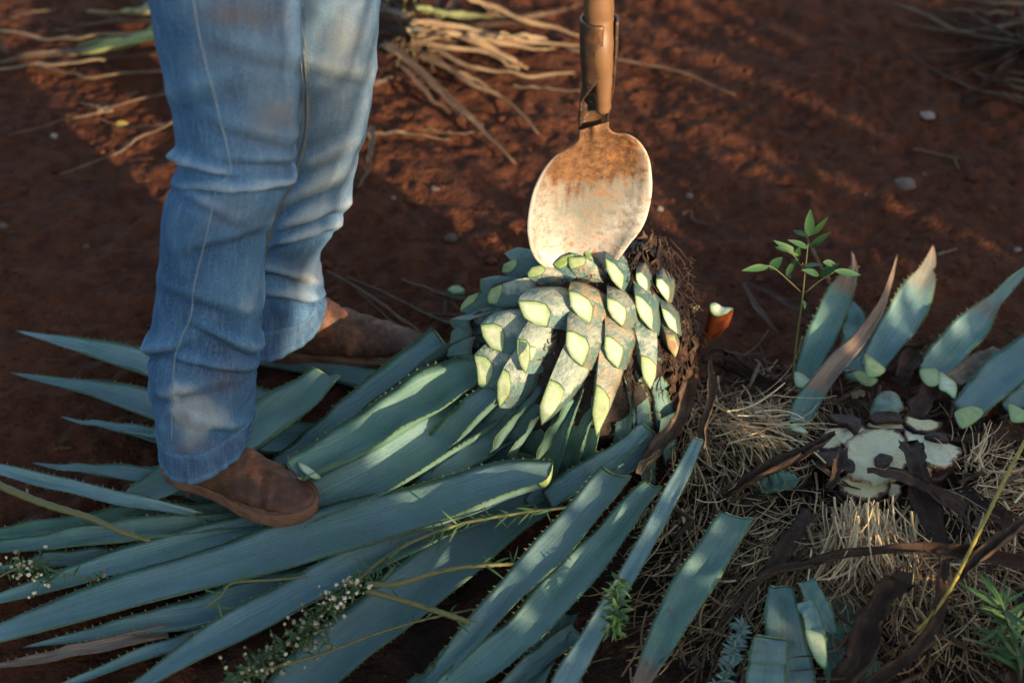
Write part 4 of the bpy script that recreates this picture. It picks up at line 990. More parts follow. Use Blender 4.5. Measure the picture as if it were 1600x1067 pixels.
for nm, po, dz, yel, bu in [
  ('rim_flap', [(460,530),(600,445),(680,425),(740,460),(770,520),(640,600),(450,620)], .060, .2, .12),
  ('rim_flap', [(1040,500),(1250,545),(1400,600),(1432,650),(1370,730),(1270,742),(1160,690),(1070,620)], .067, .05, -.2),
  ('rim_flap', [(1020,430),(1080,405),(1300,440),(1270,480),(1190,515),(1100,490)], .064, .6, .35),
  ('rim_flap', [(580,850),(640,800),(910,820),(920,910),(820,985),(720,960),(600,920)], .056, .75, .15),
  ('rim_flap', [(930,862),(1010,872),(1010,920),(960,950),(925,930)], .05, .5, .3),
  ('rim_flap', [(1020,530),(1090,550),(1160,640),(1230,740),(1215,840),(1140,830),(1040,700)], .058, .6, .05),
  ('rim_flap', [(790,430),(900,415),(1030,435),(1040,490),(900,500),(780,490)], .061, .45, .15),
  ('rim_flap', [(420,560),(560,560),(660,610),(650,690),(480,710),(400,640)], .052, .3, .35)]:
    slab(nm, po, dz, .03, yel, bu+.16, stump)
for po, dz in [([(820,690),(860,660),(925,660),(955,690),(935,735),(870,745),(825,728)], .0615), ([(610,690),(660,685),(700,730),(675,775),(620,765)], .0615), ([(520,380),(640,375),(720,410),(730,470),(690,495),(640,450),(540,430)], .069), ([(800,385),(900,365),(1010,385),(1040,420),(900,425),(820,430)], .07), ([(430,640),(540,610),(620,640),(600,720),(470,740)], .055), ([(1190,745),(1290,745),(1330,800),(1250,850),(1180,830)], .05), ([(1180,520),(1290,510),(1350,560),(1250,560)], .074)]:
    slab('scar_and_hole', po, dz+.003, .009, 0, 0, stump, 'rot')  # first two dark slabs stand in for shaded holes, the rest browned scars

# ------------------------------------------------------------------ dry strips
def ribbon(st, tint=.4, n=26, cup=.25, twist=1.2, roll=0.0, thick=.0016, seed=1, green=None, wig=.004, Pf=P):
    rg = random.Random(seed); s = crom(st, n); pts = [Pf(a[0], a[1], a[2]) for a in s]; ph = rg.uniform(0, 9)
    pts = [p + Vector((mnoise.noise(Vector((i*.33, seed*1.7, 0))), mnoise.noise(Vector((i*.33, seed*1.7, 5))), .6*mnoise.noise(Vector((i*.33, seed*1.7, 9)))))*wig for i, p in enumerate(pts)]
    V = []; UV = []; C = []; L = 0; m = 7
    for i, p in enumerate(pts):
        t = frame_at(pts, i); u = i/(n-1)
        if i: L += (p-pts[i-1]).length
        up = Vector((0, 0, 1)); up = (up-t*up.dot(t)); up = up.normalized() if up.length > 1e-4 else Vector((0, -1, 0))
        up = Matrix.Rotation(roll + .35*twist*math.sin(u*4+ph)+twist*.3*u, 3, t) @ up; sd = t.cross(up).normalized()
        k = ppm(p); w = max(.0008, s[i][3]/k/2*1.08)*(1+.14*math.sin(u*13+ph)+.1*mnoise.noise(Vector((i*.9, seed, 3))))
        for j in range(m):
            q = -1+2*j/(m-1); z = cup*w*(q*q-.3)*2 + .12*w*math.sin(q*5+u*9+ph)
            e_ = 1+(.22*mnoise.noise(Vector((i*1.1, seed, 7+j*.4))) if abs(q) > .9 else 0)
            V.append(p+sd*q*w*e_+up*(z+.25*w*mnoise.noise(Vector((i*.5, j*.7, seed))))); UV.append((L, (q+1)/2))
            C.append((u, abs(q), tint+.15*mnoise.noise(Vector((i*.5, seed, j*.2))), interp(u, [g[0] for g in green], [g[1] for g in green]) if green else 0))
        for j in range(m-2):
            q = .8-1.6*j/(m-3); z = cup*w*(q*q-.3)*2 - thick
            V.append(p+sd*q*w+up*z); UV.append((L, (q+1)/2)); C.append(C[-1])
    mm = 2*m-2
    return V, ringfaces(n, mm)+[tuple(range(mm-1, -1, -1)), tuple(range((n-1)*mm, n*mm))], UV, C
def strip(label, st, tint=.4, name='dry_leaf_strip', cat='dry leaf', group=None, parent=None, **k):
    V, F, UV, C = ribbon(st, tint, **k)
    o = mk(name, V, F, M['dry'], parent, True, UV, C)
    if parent is None: tag(o, label, cat, group)
    return o
GD = 'dried leaf strips around the stump'
S_ = [
 ('long brown strip arching across the straw at the right edge', [(1120,985,.05,10),(1191,905,.08,14),(1250,884,.10,15),(1322,868,.115,16),(1400,858,.12,17),(1454,859,.115,18),(1530,864,.10,20),(1615,882,.08,24)], .34, dict(cup=.5)),
 ('thick ragged bark piece rising from the bottom edge', [(1320,1085,.04,40),(1345,1020,.07,40),(1370,962,.09,36),(1395,918,.11,34),(1411,890,.12,24)], .3, dict(cup=.7, wig=.008, thick=.008)),
 ('curved brown strip meeting the yellow stem near the bottom right', [(1340,1085,.05,20),(1400,1040,.07,18),(1440,1000,.085,17),(1462,955,.10,18),(1470,910,.11,18),(1474,872,.12,14)], .36, dict(cup=.6, thick=.005)),
 ('dark flat strip running down from the stump face', [(1418,690,.085,26),(1430,716,.092,32),(1440,770,.08,36),(1455,815,.07,38),(1470,860,.06,30)], .2, dict(cup=.2, twist=.3)),
 ('grey brown strip lying across the front of the stump', [(1356,736,.085,12),(1392,742,.09,22),(1432,755,.09,24),(1470,775,.09,24),(1508,800,.085,26)], .38, dict(cup=.3, twist=.5)),
 ('reddish twig like strip reaching to the left rim of the stump', [(1130,775,.05,16),(1178,746,.06,16),(1235,716,.075,14),(1280,692,.085,12),(1306,676,.09,5)], .3, dict(cup=.9, thick=.006)),
 ('dark strip leaning over the straw below left of the stump', [(1190,905,.06,16),(1215,872,.07,24),(1245,830,.08,26),(1268,798,.08,20)], .24, dict()),
 ('tan curled strip hanging from the right side of the core', [(1068,548,.17,12),(1077,585,.14,22),(1070,630,.12,20),(1060,665,.11,24),(1030,702,.10,24),(1000,738,.09,10)], .5, dict(cup=.6, twist=.6)),
 ('orange tipped strip hanging beside the core above the straw', [(1108,560,.12,6),(1112,600,.10,12),(1108,640,.09,14),(1100,668,.08,10),(1098,700,.06,14)], .62, dict(cup=.6)),
 ('small orange scrap below the curled strip', [(1033,702,.11,4),(1020,712,.11,12),(1005,726,.105,16),(996,740,.10,8)], .8, dict(n=12)),
 ('dark root like strip running right from the core', [(1098,556,.06,14),(1130,566,.05,18),(1160,582,.045,18),(1195,600,.04,16),(1230,606,.03,14)], .22, dict(cup=.9, thick=.006)),
 ('broad brown strip standing behind the stump between the leaves', [(1404,600,.05,18),(1415,578,.07,30),(1432,552,.09,30),(1446,540,.11,18),(1456,525,.13,10)], .3, dict(cup=.3)),
 ('brown strip behind the stump below the dried cut leaf', [(1428,655,.05,26),(1442,630,.065,34),(1458,606,.075,34)], .3, dict(cup=.2, n=14)),
 ('pale dry strip rising behind the sapling top', [(1300,450,.10,8),(1290,432,.12,10),(1272,395,.15,9),(1258,365,.17,4)], .55, dict(n=14)),
 ('dry strip beside the foot of the sapling', [(1161,442,.02,4),(1180,475,.03,9),(1198,500,.03,10),(1215,520,.02,6)], .42, dict(n=14)),
 ('second thin dry strip crossing behind the sapling foot', [(1166,440,.02,4),(1210,462,.03,8),(1240,482,.03,10),(1270,498,.03,8)], .4, dict(n=14)),
 ('brown strip folded over the left rim of the stump', [(1318,700,.09,14),(1312,722,.092,20),(1305,742,.085,14),(1296,764,.07,12)], .3, dict(n=14, cup=.4)),
 ('dark brown strip curling at the right edge above the long strip', [(1500,760,.05,16),(1540,790,.06,22),(1580,815,.06,24),(1625,830,.05,22)], .22, dict()),
 ('brown strip in shade right of the rim flap', [(1490,690,.05,12),(1530,684,.05,20),(1570,676,.05,22),(1620,690,.04,20)], .24, dict()),
 ('rough pale dead stem leaning in from the right edge', [(1490,905,.09,12),(1520,880,.11,14),(1556,850,.125,15),(1590,824,.13,14),(1625,800,.13,12)], .5, dict(cup=1.0, thick=.006)),
 ('brown strip entering at the bottom right corner', [(1596,930,.09,14),(1590,975,.08,20),(1586,1020,.07,24),(1590,1090,.05,26)], .36, dict(cup=.6)),
 ('dark stick in the shade at bottom right', [(1484,960,.03,10),(1492,1000,.025,12),(1500,1040,.02,14),(1512,1090,.02,14)], .22, dict(cup=1, thick=.008)),
 ('dark brown strip under the straw left of the stump', [(1110,835,.02,20),(1160,800,.03,28),(1215,775,.035,30),(1262,745,.03,18)], .18, dict()),
 ('orange scrap of dry leaf just behind the stump', [(1330,622,.05,8),(1340,616,.055,14),(1352,614,.05,6)], .85, dict(n=10)),
]
for i, (lab, st, tint, k) in enumerate(S_): strip(lab, st, tint, group=GD, seed=40+i, **k)
# red flesh of a snapped sucker beside the core
sk = empty('broken_sucker', P(1112, 535, .05)); tag(sk, 'broken sucker with wet orange red cut beside the agave core', 'plant stub')
def sucker():
    def c(x, y): return (660+x/2.964, 340+y/2.964)
    secs = [((1290,600), 22, .06), ((1305,570), 30, .08), ((1335,540), 44, .10), ((1365,500), 52, .125), ((1378,455), 58, .145), ((1384,425), 56, .16)]
    V = []; m = 18
    for k, ((x, y), hw, z) in enumerate(secs):
        p = P(*c(x, y), z); w = hw/2.964/ppm(p)
        for j in range(m):
            t = 2*math.pi*j/m; V.append(p + Vector((math.cos(t)*w, math.sin(t)*w*.8, .006*math.cos(t*2+1)*k/5 + .004*mnoise.noise(Vector((k, j, 3.3))))))
    mk('stub', V[:m*3], ringfaces(3, m), M['bark'], sk); o = mk('torn_flesh', V[m*2:], ringfaces(4, m), M['red'], sk)
    ring = V[-m:]; cen = sum(ring, Vector())/m
    slabv = cutface(sk, ring, cen, Vector((0, -.002, .004)), -.3, .5)
sucker()
strip('small yellow sliver of leaf left of the broken sucker', [(1067,492,.17,3),(1078,487,.175,7),(1090,479,.18,5),(1094,477,.18,2)], 1.0, n=10, green=[(0, .6), (1, .2)])

# ------------------------------------------------------------------ straw
def straw():
    rg = random.Random(12); mb = MB()
    def fib(px, py, ang, ln, z, tint, w, curl):
        pts = []; x, y = px, py; n = 6; st = ln/n; a = ang; zz = z
        for k in range(n+1):
            pts.append(P(x, y, max(.004, zz))); a += curl/n+rg.gauss(0, .10); x += math.cos(a)*st; y += math.sin(a)*st; zz += rg.gauss(0, .003)
        tube(mb, pts, [w*(1-.4*k/n) for k in range(n+1)], 4, (0, 0, tint, 0), False, .35)
    clumps = [  # px, py, sx, sy, angle, spread, length, count, z, tint
     (1155,660,46,22,.35,.45,80,330,.05,.62),(1165,650,30,14,.25,.3,110,120,.07,.8),(1100,640,24,40,1.4,.5,70,110,.05,.5),(1130,720,46,34,1.1,.7,80,240,.04,.55),
     (1345,815,34,20,1.45,.35,100,420,.075,.62),(1350,800,24,12,1.5,.22,90,170,.095,.8),(1290,840,40,34,1.9,.7,80,330,.05,.5),(1220,850,54,44,2.3,.6,90,400,.04,.48),
     (1400,860,44,36,1.2,.7,80,320,.05,.55),(1450,880,50,30,.9,.8,80,240,.05,.5),(1540,760,46,34,.6,.7,90,170,.05,.62),(1530,720,26,22,-1.1,.6,60,80,.07,.75),(1570,740,40,30,.3,.4,90,70,.06,.7),
     (1480,920,70,50,.8,.8,90,360,.04,.45),(1420,950,50,50,1.6,.9,70,260,.04,.4),(1150,900,60,60,2.4,.5,100,240,.03,.4),(1080,860,50,60,2.2,.7,70,120,.025,.4),
     (1100,960,60,40,2.5,.4,100,150,.05,.34),(1190,610,60,26,.3,.8,60,130,.03,.35),(1250,700,30,40,.9,.9,50,130,.04,.45),(1300,620,60,16,.4,.8,40,90,.03,.3),(1560,900,40,60,.8,.6,90,140,.05,.45),(1300,900,60,30,1.8,.7,70,160,.05,.5),(1060,760,30,50,1.7,.6,60,90,.03,.45),(1400,1020,90,30,1.2,1,80,150,.03,.35)]
    for (px, py, sx, sy, an, sp, ln, ct, z, ti) in clumps:
        for i in range(int(ct*.62)):
            fib(rg.gauss(px, sx), rg.gauss(py, sy), an+rg.gauss(0, sp)-.0, ln*rg.uniform(.4, 1.15), z*rg.uniform(.25, 1.2), min(1, max(0, rg.gauss(ti, .2))), rg.uniform(.0007, .0013)*(2.1 if rg.random() < .3 else 1), rg.gauss(0, .7))
    tag(mb.build('straw', M['straw'], None), 'matted dry straw and root fibre around the stump', 'straw', kind='stuff')
    mb = MB(); rg = random.Random(31)
    for i in range(1500):
        px = rg.uniform(1040, 1620); py = rg.uniform(560, 1070); p = P(px, py, rg.uniform(.004, .03)); s = rg.uniform(.003, .012)
        d = rnd_unit(rg); e = d.cross(rnd_unit(rg)); d.z *= .4; e = e.normalized() if e.length > .01 else Vector((1, 0, 0))
        a, b = d*s, e*s*rg.uniform(.2, .6)
        mb.add([p-a-b, p+a-b*.6, p+a*.7+b, p-a*.8+b], [(0, 1, 2, 3)], [(0, 0), (.02, 0), (.02, 1), (0, 1)], (0, 0, rg.uniform(0, .45), 0))
    for i in range(420):
        px = rg.uniform(1050, 1620); py = rg.uniform(570, 1080); a = rg.uniform(0, 3.14); ln = rg.uniform(14, 60); w = rg.uniform(.0015, .006); z = rg.uniform(.01, .06); pts = []
        for k in range(5): pts.append(P(px+math.cos(a)*ln*(k/4-.5), py+math.sin(a)*ln*(k/4-.5), z+rg.uniform(-.006, .006)))
        tube(mb, pts, [w*(.6+.4*math.sin(k)) for k in range(5)], 5, (0, 0, rg.uniform(.08, .6), 0), True, .25)
    tag(mb.build('leaf_litter', M['dry'], None), 'dark crumbled leaf litter under the straw', 'litter', kind='stuff')
straw()

# ------------------------------------------------------------------ sapling
def leaflet(mb, p, d, up, ln, w, c=.5, fold=.25, droop=.15):
    d = d.normalized(); s = d.cross(up); s = s.normalized() if s.length > 1e-4 else Vector((1, 0, 0)); u = s.cross(d)
    V = []; n = 7
    for i in range(n):
        t = i/(n-1); hw = w*.5*math.sin(math.pi*min(1, t**.8*.97+.02))**.9; q = p + d*(ln*t) - u*(droop*ln*t*t)
        V += [q - s*hw + u*hw*fold, q, q + s*hw + u*hw*fold]
    f = []
    for i in range(n-1):
        b = i*3; f += [(b, b+1, b+4, b+3), (b+1, b+2, b+5, b+4)]
    mb.add(V, f, None, (0, 0, c, 0))
def sapling():
    rg = random.Random(3)
    base = P(1237, 632, 0); Yb = base.y
    root = empty('sapling', base); tag(root, 'young green sapling with thin stem standing left of the stump leaves', 'sapling')
    def q(x, y, dy=0): return PY(1060+x/2.963, 320+y/2.963, Yb+dy)
    mb = MB(); pts = crom([q(525,935), q(530,800), q(545,640,.01), (q(575,420,.02)), q(584,330,.02), q(600,180,.02)], 26)
    tube(mb, [Vector(p) for p in pts], [.0021-.0011*i/25 for i in range(26)], 6, (0, 0, .25, 0)); mb.build('stem', M['stem'], root)
    for a in ([(565,400,.02),(490,330,.0),(440,290,-.01),(400,278,-.01)], [(588,405,.02),(655,350,.02),(720,310,.01)], [(582,300,.02),(540,240,.0),(505,205,-.01)], [(578,285,.02),(575,270,0)]):
        mb = MB(); tube(mb, [Vector(p) for p in crom([q(*x) for x in a], 8)], .0009, 5, (0, 0, .6, 0)); mb.build('leaf_stalk', M['stem'], root)
    for (x0, y0, x1, y1, w, c) in [(605,145,610,25,58,.1),(612,140,690,70,38,.2),(600,145,525,108,34,.25),(612,195,695,130,42,.15),(600,200,520,158,38,.2),
        (560,235,448,160,44,.8),(520,215,450,190,30,1.0),(545,240,560,200,40,.5),(420,285,300,298,44,.7),(425,300,480,240,62,.3),(500,330,540,250,36,.6),(560,250,545,275,40,.3),(575,285,655,265,34,.8),
        (650,325,585,295,44,.3),(655,330,735,270,52,.25),(670,265,740,275,40,.5),(720,305,858,318,42,.4),(680,300,700,330,40,.3),(580,440,590,475,26,.3),(505,315,520,335,26,.6)]:
        a = q(x0, y0, rg.uniform(-.01, .02)); b = q(x1, y1, rg.uniform(-.02, .02)); mb = MB()
        leaflet(mb, a, b-a, Vector((rg.gauss(0, .25), -.6, .8)).normalized(), (b-a).length*.98, .8*w/2.963/ppm(a), c*.7); mb.build('leaflet', M['sapling'], root)
sapling()

# ------------------------------------------------------------------ weeds lying over the leaves
def weed(label, stempts, r0, r1, leaves, flowers, seed, mat='stem', name='weed_stem', cat='weed', flspots=None, tint=.5, leafmat='weed', lnr=(.012, .03), lw=.12):
    rg = random.Random(seed); s = crom(stempts, 40); pts = [P(*a[:3]) for a in s]
    root = empty(name, pts[0]); tag(root, label, cat)
    mb = MB(); tube(mb, pts, [r0+(r1-r0)*i/39+.0005*math.sin(i*2.7)*(r0 > .002) for i in range(40)], 8, (0, 0, tint, 0)); mb.build('stem', M[mat], root)
    if leaves:
        mb = MB()
        for k in range(leaves):
            i = rg.randrange(2, 39); p = pts[i]; t = frame_at(pts, i); d = (t*rg.uniform(.1, 1) + rnd_unit(rg)*.9); d.z = abs(d.z)*.4-.1
            ln = rg.uniform(*lnr)
            leaflet(mb, p, d, Vector((0, -.4, 1)) + rnd_unit(rg)*.5, ln, ln*rg.uniform(lw, lw*1.8), rg.random(), .2, rg.uniform(-.2, .6))
        tag(mb.build('leaves', M[leafmat], root), kind='stuff')
    if flspots:
        mb = MB(); mc = MB()
        for fi, (px, py, z, sp, ct) in enumerate(flspots):
            fl_t = .85 if fi < 2 else .42
            for k in range(ct):
                p = P(rg.gauss(px, sp), rg.gauss(py, sp*.8), z*rg.uniform(.6, 1.25)); i = min(range(40), key=lambda j: (pts[j]-p).length)
                tube(mc, [pts[i], pts[i].lerp(p, .5)+rnd_unit(rg)*.004, p], .0004, 3, (0, 0, .3, 0), False)
                s2 = rg.uniform(.0018, .0036); blob(mb, p, (s2, s2, s2), rg, 1, (0, 0, min(1, max(0, rg.gauss(fl_t, .25))), 0), .35)
                if rg.random() < 1.3:
                    for _ in range(2): leaflet(mc, pts[i].lerp(p, rg.uniform(.3, 1)), rnd_unit(rg), rnd_unit(rg), rg.uniform(.006, .016), .003, rg.random())
        tag(mb.build('flower_heads', M['flower'], root), kind='stuff'); tag(mc.build('flower_stalks', M['weed'], root), kind='stuff')
    return root
weed('bare brown green weed stem at the left edge below the boot', [(-30,745,.09),(60,783,.095),(140,808,.095),(190,830,.09),(235,844,.08)], .0065, .0035, 7, 0, 1, tint=.7)
weed('long feathery green weed lying across the foreground leaves', [(885,792,.12),(800,803,.115),(720,818,.11),(640,848,.11),(590,880,.11),(560,905,.105)], .0022, .0032, 95, 0, 2, lnr=(.015, .036), lw=.07)
weed('weed with cream flower clusters at the bottom left of centre', [(565,905,.105),(530,935,.10),(490,970,.09),(440,1010,.08),(380,1050,.07),(320,1085,.06)], .0022, .0014, 130, 0, 3, flspots=[(552,912,.12,11,34),(524,936,.11,13,40),(490,965,.10,18,22),(465,1000,.09,20,22),(430,1022,.085,22,26),(395,1045,.08,24,30),(505,1000,.09,14,14)], lnr=(.01, .024), lw=.16)
weed('brown weed branch arching right from the flower cluster', [(572,912,.115),(620,912,.125),(670,897,.125),(720,886,.12),(770,882,.11),(812,880,.09)], .0042, .0026, 12, 0, 4, tint=.9, lnr=(.02, .04), lw=.08)
weed('brown weed branch dipping right below the arching one', [(572,922,.115),(620,935,.11),(680,953,.10),(735,972,.085)], .0045, .004, 8, 0, 5, tint=.8, lnr=(.02, .04), lw=.07)
weed('thin yellow green stem lying on the broad blue leaf', [(340,1070,.06),(420,1044,.065),(500,1022,.07),(580,992,.07),(660,968,.07),(745,950,.065)], .0028, .0015, 22, 0, 6, tint=.75, lnr=(.01, .03), lw=.05)
weed('yellow stem with orange joints rising at the right edge', [(1432,985,.09),(1460,955,.105),(1490,910,.12),(1520,850,.135),(1545,800,.145),(1562,765,.15),(1582,725,.15),(1604,685,.15)], .0024, .0034, 6, 0, 7, mat='yellow', lnr=(.008, .014))
weed('green tuft of weed caught on the slim pale leaf', [(968,898,.115),(965,930,.11),(962,962,.10),(955,985,.09)], .0016, .001, 130, 0, 8, lnr=(.012, .026), lw=.14)
weed('pale grey green lacy weed at the bottom edge', [(1120,1080,.04),(1140,1040,.05),(1150,1005,.06),(1160,975,.065)], .002, .0012, 260, 0, 9, leafmat='pale', lnr=(.006, .02), lw=.14, tint=.3)
weed('small white flowered weed at the left edge', [(-10,905,.05),(20,890,.055),(50,880,.06),(85,892,.055),(150,905,.05)], .0015, .001, 30, 0, 10, flspots=[(30,880,.07,14,18),(55,895,.06,18,20),(160,895,.06,8,8)])
weed('yellowing grass blade curled beside the longest leaf', [(320,950,.07),(345,930,.085),(365,910,.09),(430,905,.085),(480,900,.08)], .0012, .002, 6, 0, 11, tint=.9, lnr=(.03, .05), lw=.1)
weed('leafy green weed at the bottom right corner', [(1600,1075,.05),(1592,1030,.08),(1580,985,.10),(1570,955,.115),(1560,935,.12)], .003, .0015, 90, 0, 12, lnr=(.03, .06), lw=.09)
weed('fine weed sprigs between the speckled leaf and the straw', [(1010,800,.06),(1000,850,.06),(985,880,.06),(960,960,.05)], .0008, .0006, 40, 0, 13, lnr=(.012, .026), lw=.08)

# ------------------------------------------------------------------ dead agaves in the background
def k1(x, y): return (560+x/3.557, y/3.557)
def k2(x, y): return (x/3.556, y/3.556)
def k3(x, y): return (1000+x/2.667, y/2.667)
def dryplant(label, loc, conv, sc, items, seed, extra=0, cen=None):
    root = empty('dead_agave', P(*loc, 0)); tag(root, label, 'dead agave', 'dead agaves in the background')
    for i, (pts, w, tint, z, gr) in enumerate(items):
        n = len(pts); st = []
        for j, (x, y) in enumerate(pts):
            a = j/(n-1); st.append((*conv(x, y), max(.006, z*(1-a)+.012*(a > 0)), w/sc*1.3*(1-.72*a**1.6)))
        strip(None, st, tint+.16, name='dry_leaf', parent=root, seed=seed+i, n=20, cup=.3, twist=.8, wig=.010, green=gr)  # tint raised to stand in for sunlight on the leaves
    rg = random.Random(seed)
    for i in range(extra):
        a = rg.uniform(0, 6.28); c = cen; r1 = rg.uniform(90, 230)
        st = []
        for j in range(4):
            u = j/3; st.append((c[0]+math.cos(a)*r1*u*1.1, c[1]+math.sin(a)*r1*u*.55, max(.008, rg.uniform(.05, .11)*(1-u)), rg.uniform(7, 13)*(1-.7*u)))
        strip(None, st, rg.uniform(.15, .55), name='dry_leaf', parent=root, seed=seed+60+i, n=14, cup=.45, wig=.012)
    return root
dp = dryplant('dead agave with dry tan leaves spread behind the shovel handle', (644, 75), k1, 3.557, [
 ([(300,150),(500,150),(680,260),(900,385)], 46, .72, .10, None), ([(320,120),(500,140),(860,220),(1240,250)], 40, .7, .12, None), ([(760,215),(900,205),(1060,225)], 44, .85, .10, None),
 ([(600,200),(780,240),(960,270),(1095,265)], 40, .75, .08, None), ([(340,240),(600,360),(800,400),(1000,430),(1200,395)], 30, .6, .06, None), ([(340,260),(600,450),(800,540),(1010,750)], 28, .5, .05, None),
 ([(130,240),(330,380),(520,560),(700,740),(880,900)], 36, .42, .06, None), ([(210,330),(400,540),(600,670)], 26, .45, .05, None), ([(560,-40),(860,90),(1230,200)], 36, .62, .10, None),
 ([(560,-30),(700,30),(850,90)], 30, .8, .14, None), ([(340,60),(560,90),(780,90)], 64, .3, .13, [(0, .75), (1, .5)]), ([(700,80),(1000,90),(1250,15)], 22, .5, .06, None),
 ([(0,755),(200,740),(520,770)], 22, .52, .02, None), ([(80,700),(60,900),(5,1040)], 28, .45, .03, None), ([(320,710),(500,735),(690,740)], 14, .45, .02, None), ([(290,180),(420,160),(570,240)], 46, .9, .14, None),
 ([(300,190),(440,190),(560,250)], 54, .75, .12, None), ([(330,220),(560,200),(840,330),(940,380)], 44, .8, .09, None), ([(300,230),(700,300),(880,380)], 36, .72, .07, None),
 ([(290,120),(180,100),(60,100)], 36, .4, .10, None), ([(270,90),(130,60),(-60,40)], 44, .45, .12, None), ([(260,200),(120,260),(-30,330)], 30, .4, .06, None),
 ([(330,290),(520,400),(640,440),(760,520)], 26, .5, .05, None), ([(240,300),(380,460),(560,600),(700,700)], 22, .38, .04, None), ([(860,480),(1040,490),(1230,510)], 16, .5, .015, None), ([(70,480),(140,450),(230,430)], 22, .6, .04, None)],
 500, 12, (650, 60))
def stalks():
    for i, pts in enumerate([[(235,250,.05),(240,150,.12),(255,40,.20),(280,-160,.30)], [(305,250,.05),(295,140,.13),(310,30,.22),(320,-170,.32)], [(160,70,.14),(158,20,.18),(165,-60,.24)], [(345,80,.14),(350,10,.2),(345,-90,.26)]]):
        b = P(*k1(pts[0][0], pts[0][1]), 0); mb = MB()
        q = crom([PY(*k1(x, y), b.y) for x, y, z in pts], 14); tube(mb, [Vector(p) for p in q], [.0036-.001*(i % 2)]*14, 7, (0, 0, .65, 0)); mb.build('stalk', M['stem'], dp)
    rg = random.Random(9); mb = MB()
    for i in range(150):
        c = P(*k1(rg.gauss(305, 50), rg.gauss(275, 40)), rg.uniform(.0, .06)); d = rnd_unit(rg); tube(mb, [c, c+d*.012+Vector((0, 0, .006)), c+d*.03], .0014, 4, (0, 0, rg.uniform(.4, .95), 0))
    tag(mb.build('root_tangle', M['dry'], dp), kind='stuff')
stalks()
dryplant('dead agave with long dry and yellowing leaves behind the jeans at upper left', (330, 60), k2, 3.556, [
 ([(1150,120),(860,205),(620,260),(460,290),(300,300),(-40,355)], 92, .45, .12, [(0, 1), (.55, .9), (.62, 0), (1, 0)]), ([(1100,110),(790,185),(600,225),(430,262)], 70, .7, .13, [(0, .2), (.3, .9), (1, .8)]),
 ([(1100,20),(830,55),(700,72),(505,64)], 100, .9, .14, [(0, .5), (.7, .5), (.85, 0), (1, 0)]), ([(900,190),(540,200),(400,212),(230,210),(-40,165)], 38, .62, .09, None), ([(1150,350),(940,380),(550,425),(380,400),(200,365)], 34, .5, .05, None),
 ([(600,330),(400,350),(150,362),(-40,390)], 30, .7, .05, None), ([(1200,430),(960,500),(600,605),(330,670),(40,755)], 32, .4, .04, None), ([(1200,560),(980,665),(680,825),(335,972)], 36, .45, .05, None),
 ([(1100,680),(930,690),(700,705),(500,650)], 20, .4, .02, None), ([(620,610),(540,600),(455,558)], 26, .85, .04, None), ([(620,612),(540,625),(465,645)], 24, .8, .03, None), ([(1100,260),(820,300),(500,340),(330,350)], 26, .35, .06, None),
 ([(1000,80),(700,105),(400,160),(280,175)], 28, .35, .08, None), ([(300,50),(160,70),(60,95)], 20, .4, .03, None), ([(0,250),(30,290),(70,320)], 22, .3, .02, None), ([(760,510),(720,525),(690,540)], 12, .4, .02, None)],
 600, 16, (330, 40))
dryplant('grey dead agave in the upper right corner', (1600, 60), k3, 2.667, [
 ([(1640,90),(1480,115),(1330,132),(1200,65),(1050,8)], 24, .5, .05, None), ([(1700,60),(1600,75),(1480,108)], 26, .55, .07, None), ([(1700,180),(1600,186),(1480,186),(1390,192)], 22, .5, .05, None),
 ([(1800,480),(1600,430),(1300,330),(1105,215)], 20, .3, .03, None), ([(1750,390),(1600,370),(1480,330),(1380,295)], 26, .4, .05, None), ([(1700,345),(1560,340),(1420,332)], 24, .5, .06, None), ([(1560,55),(1420,50),(1230,38)], 18, .45, .05, None),
 ([(1700,420),(1560,400),(1450,380)], 22, .5, .04, None), ([(1720,270),(1600,265),(1500,240)], 24, .35, .06, None), ([(1700,230),(1560,240),(1440,255)], 18, .3, .05, None), ([(1600,20),(1450,10),(1300,-10)], 22, .45, .05, None), ([(1700,310),(1600,310),(1530,300)], 30, .6, .07, None)],
 700, 34, (1610, 70))

# ------------------------------------------------------------------ twigs, stones, scraps
def twig(label, pts, w, tint=.45, seed=1, side=None):
    mb = MB(); s = crom([(x, y, z) for x, y, z in pts], 22); q = [P(*a) for a in s]; k = ppm(q[0])
    q = [p+Vector((0, 0, .003*mnoise.noise(Vector((i*.6, seed, 0)))))+Vector((.004*mnoise.noise(Vector((i*.5, seed, 4))), .004*mnoise.noise(Vector((i*.5, seed, 8))), 0)) for i, p in enumerate(q)]
    tube(mb, q, [w/k/2*(1-.5*i/21)*(1+.12*math.sin(i*2.1+seed)) for i in range(22)], 6, (0, 0, tint, 0))
    o = mb.build('twig', M['dry'], None); tag(o, label, 'twig', 'dry twigs on the soil')
    if side:
        for a in side:
            mb = MB(); tube(mb, [P(*x) for x in a], w/k/3.2, 5, (0, 0, tint, 0)); mb.build('side_twig', M['dry'], o)
twig('long dry twig just behind the far boot toe', [(690,545,.02),(640,508,.025),(590,470,.025),(550,444,.02),(510,423,.015)], 7, .5, 1)
twig('dry twig running from behind the far boot to the core', [(745,515,.02),(700,505,.025),(660,488,.025),(610,462,.02),(543,433,.01)], 8, .42, 2, [[(660,490,.025),(700,492,.025),(735,494,.02)], [(672,510,.02),(684,526,.015)]])
twig('forked twig under the green chip left of the core', [(770,475,.02),(735,470,.025),(700,463,.025),(660,448,.02),(627,436,.01)], 9, .45, 3, [[(697,465,.02),(695,485,.012),(694,500,.008)], [(702,466,.02),(715,485,.012)]])
twig('thin twig touching the far jeans hem', [(600,512,.02),(560,497,.02),(530,484,.02),(503,473,.02)], 5, .4, 4)
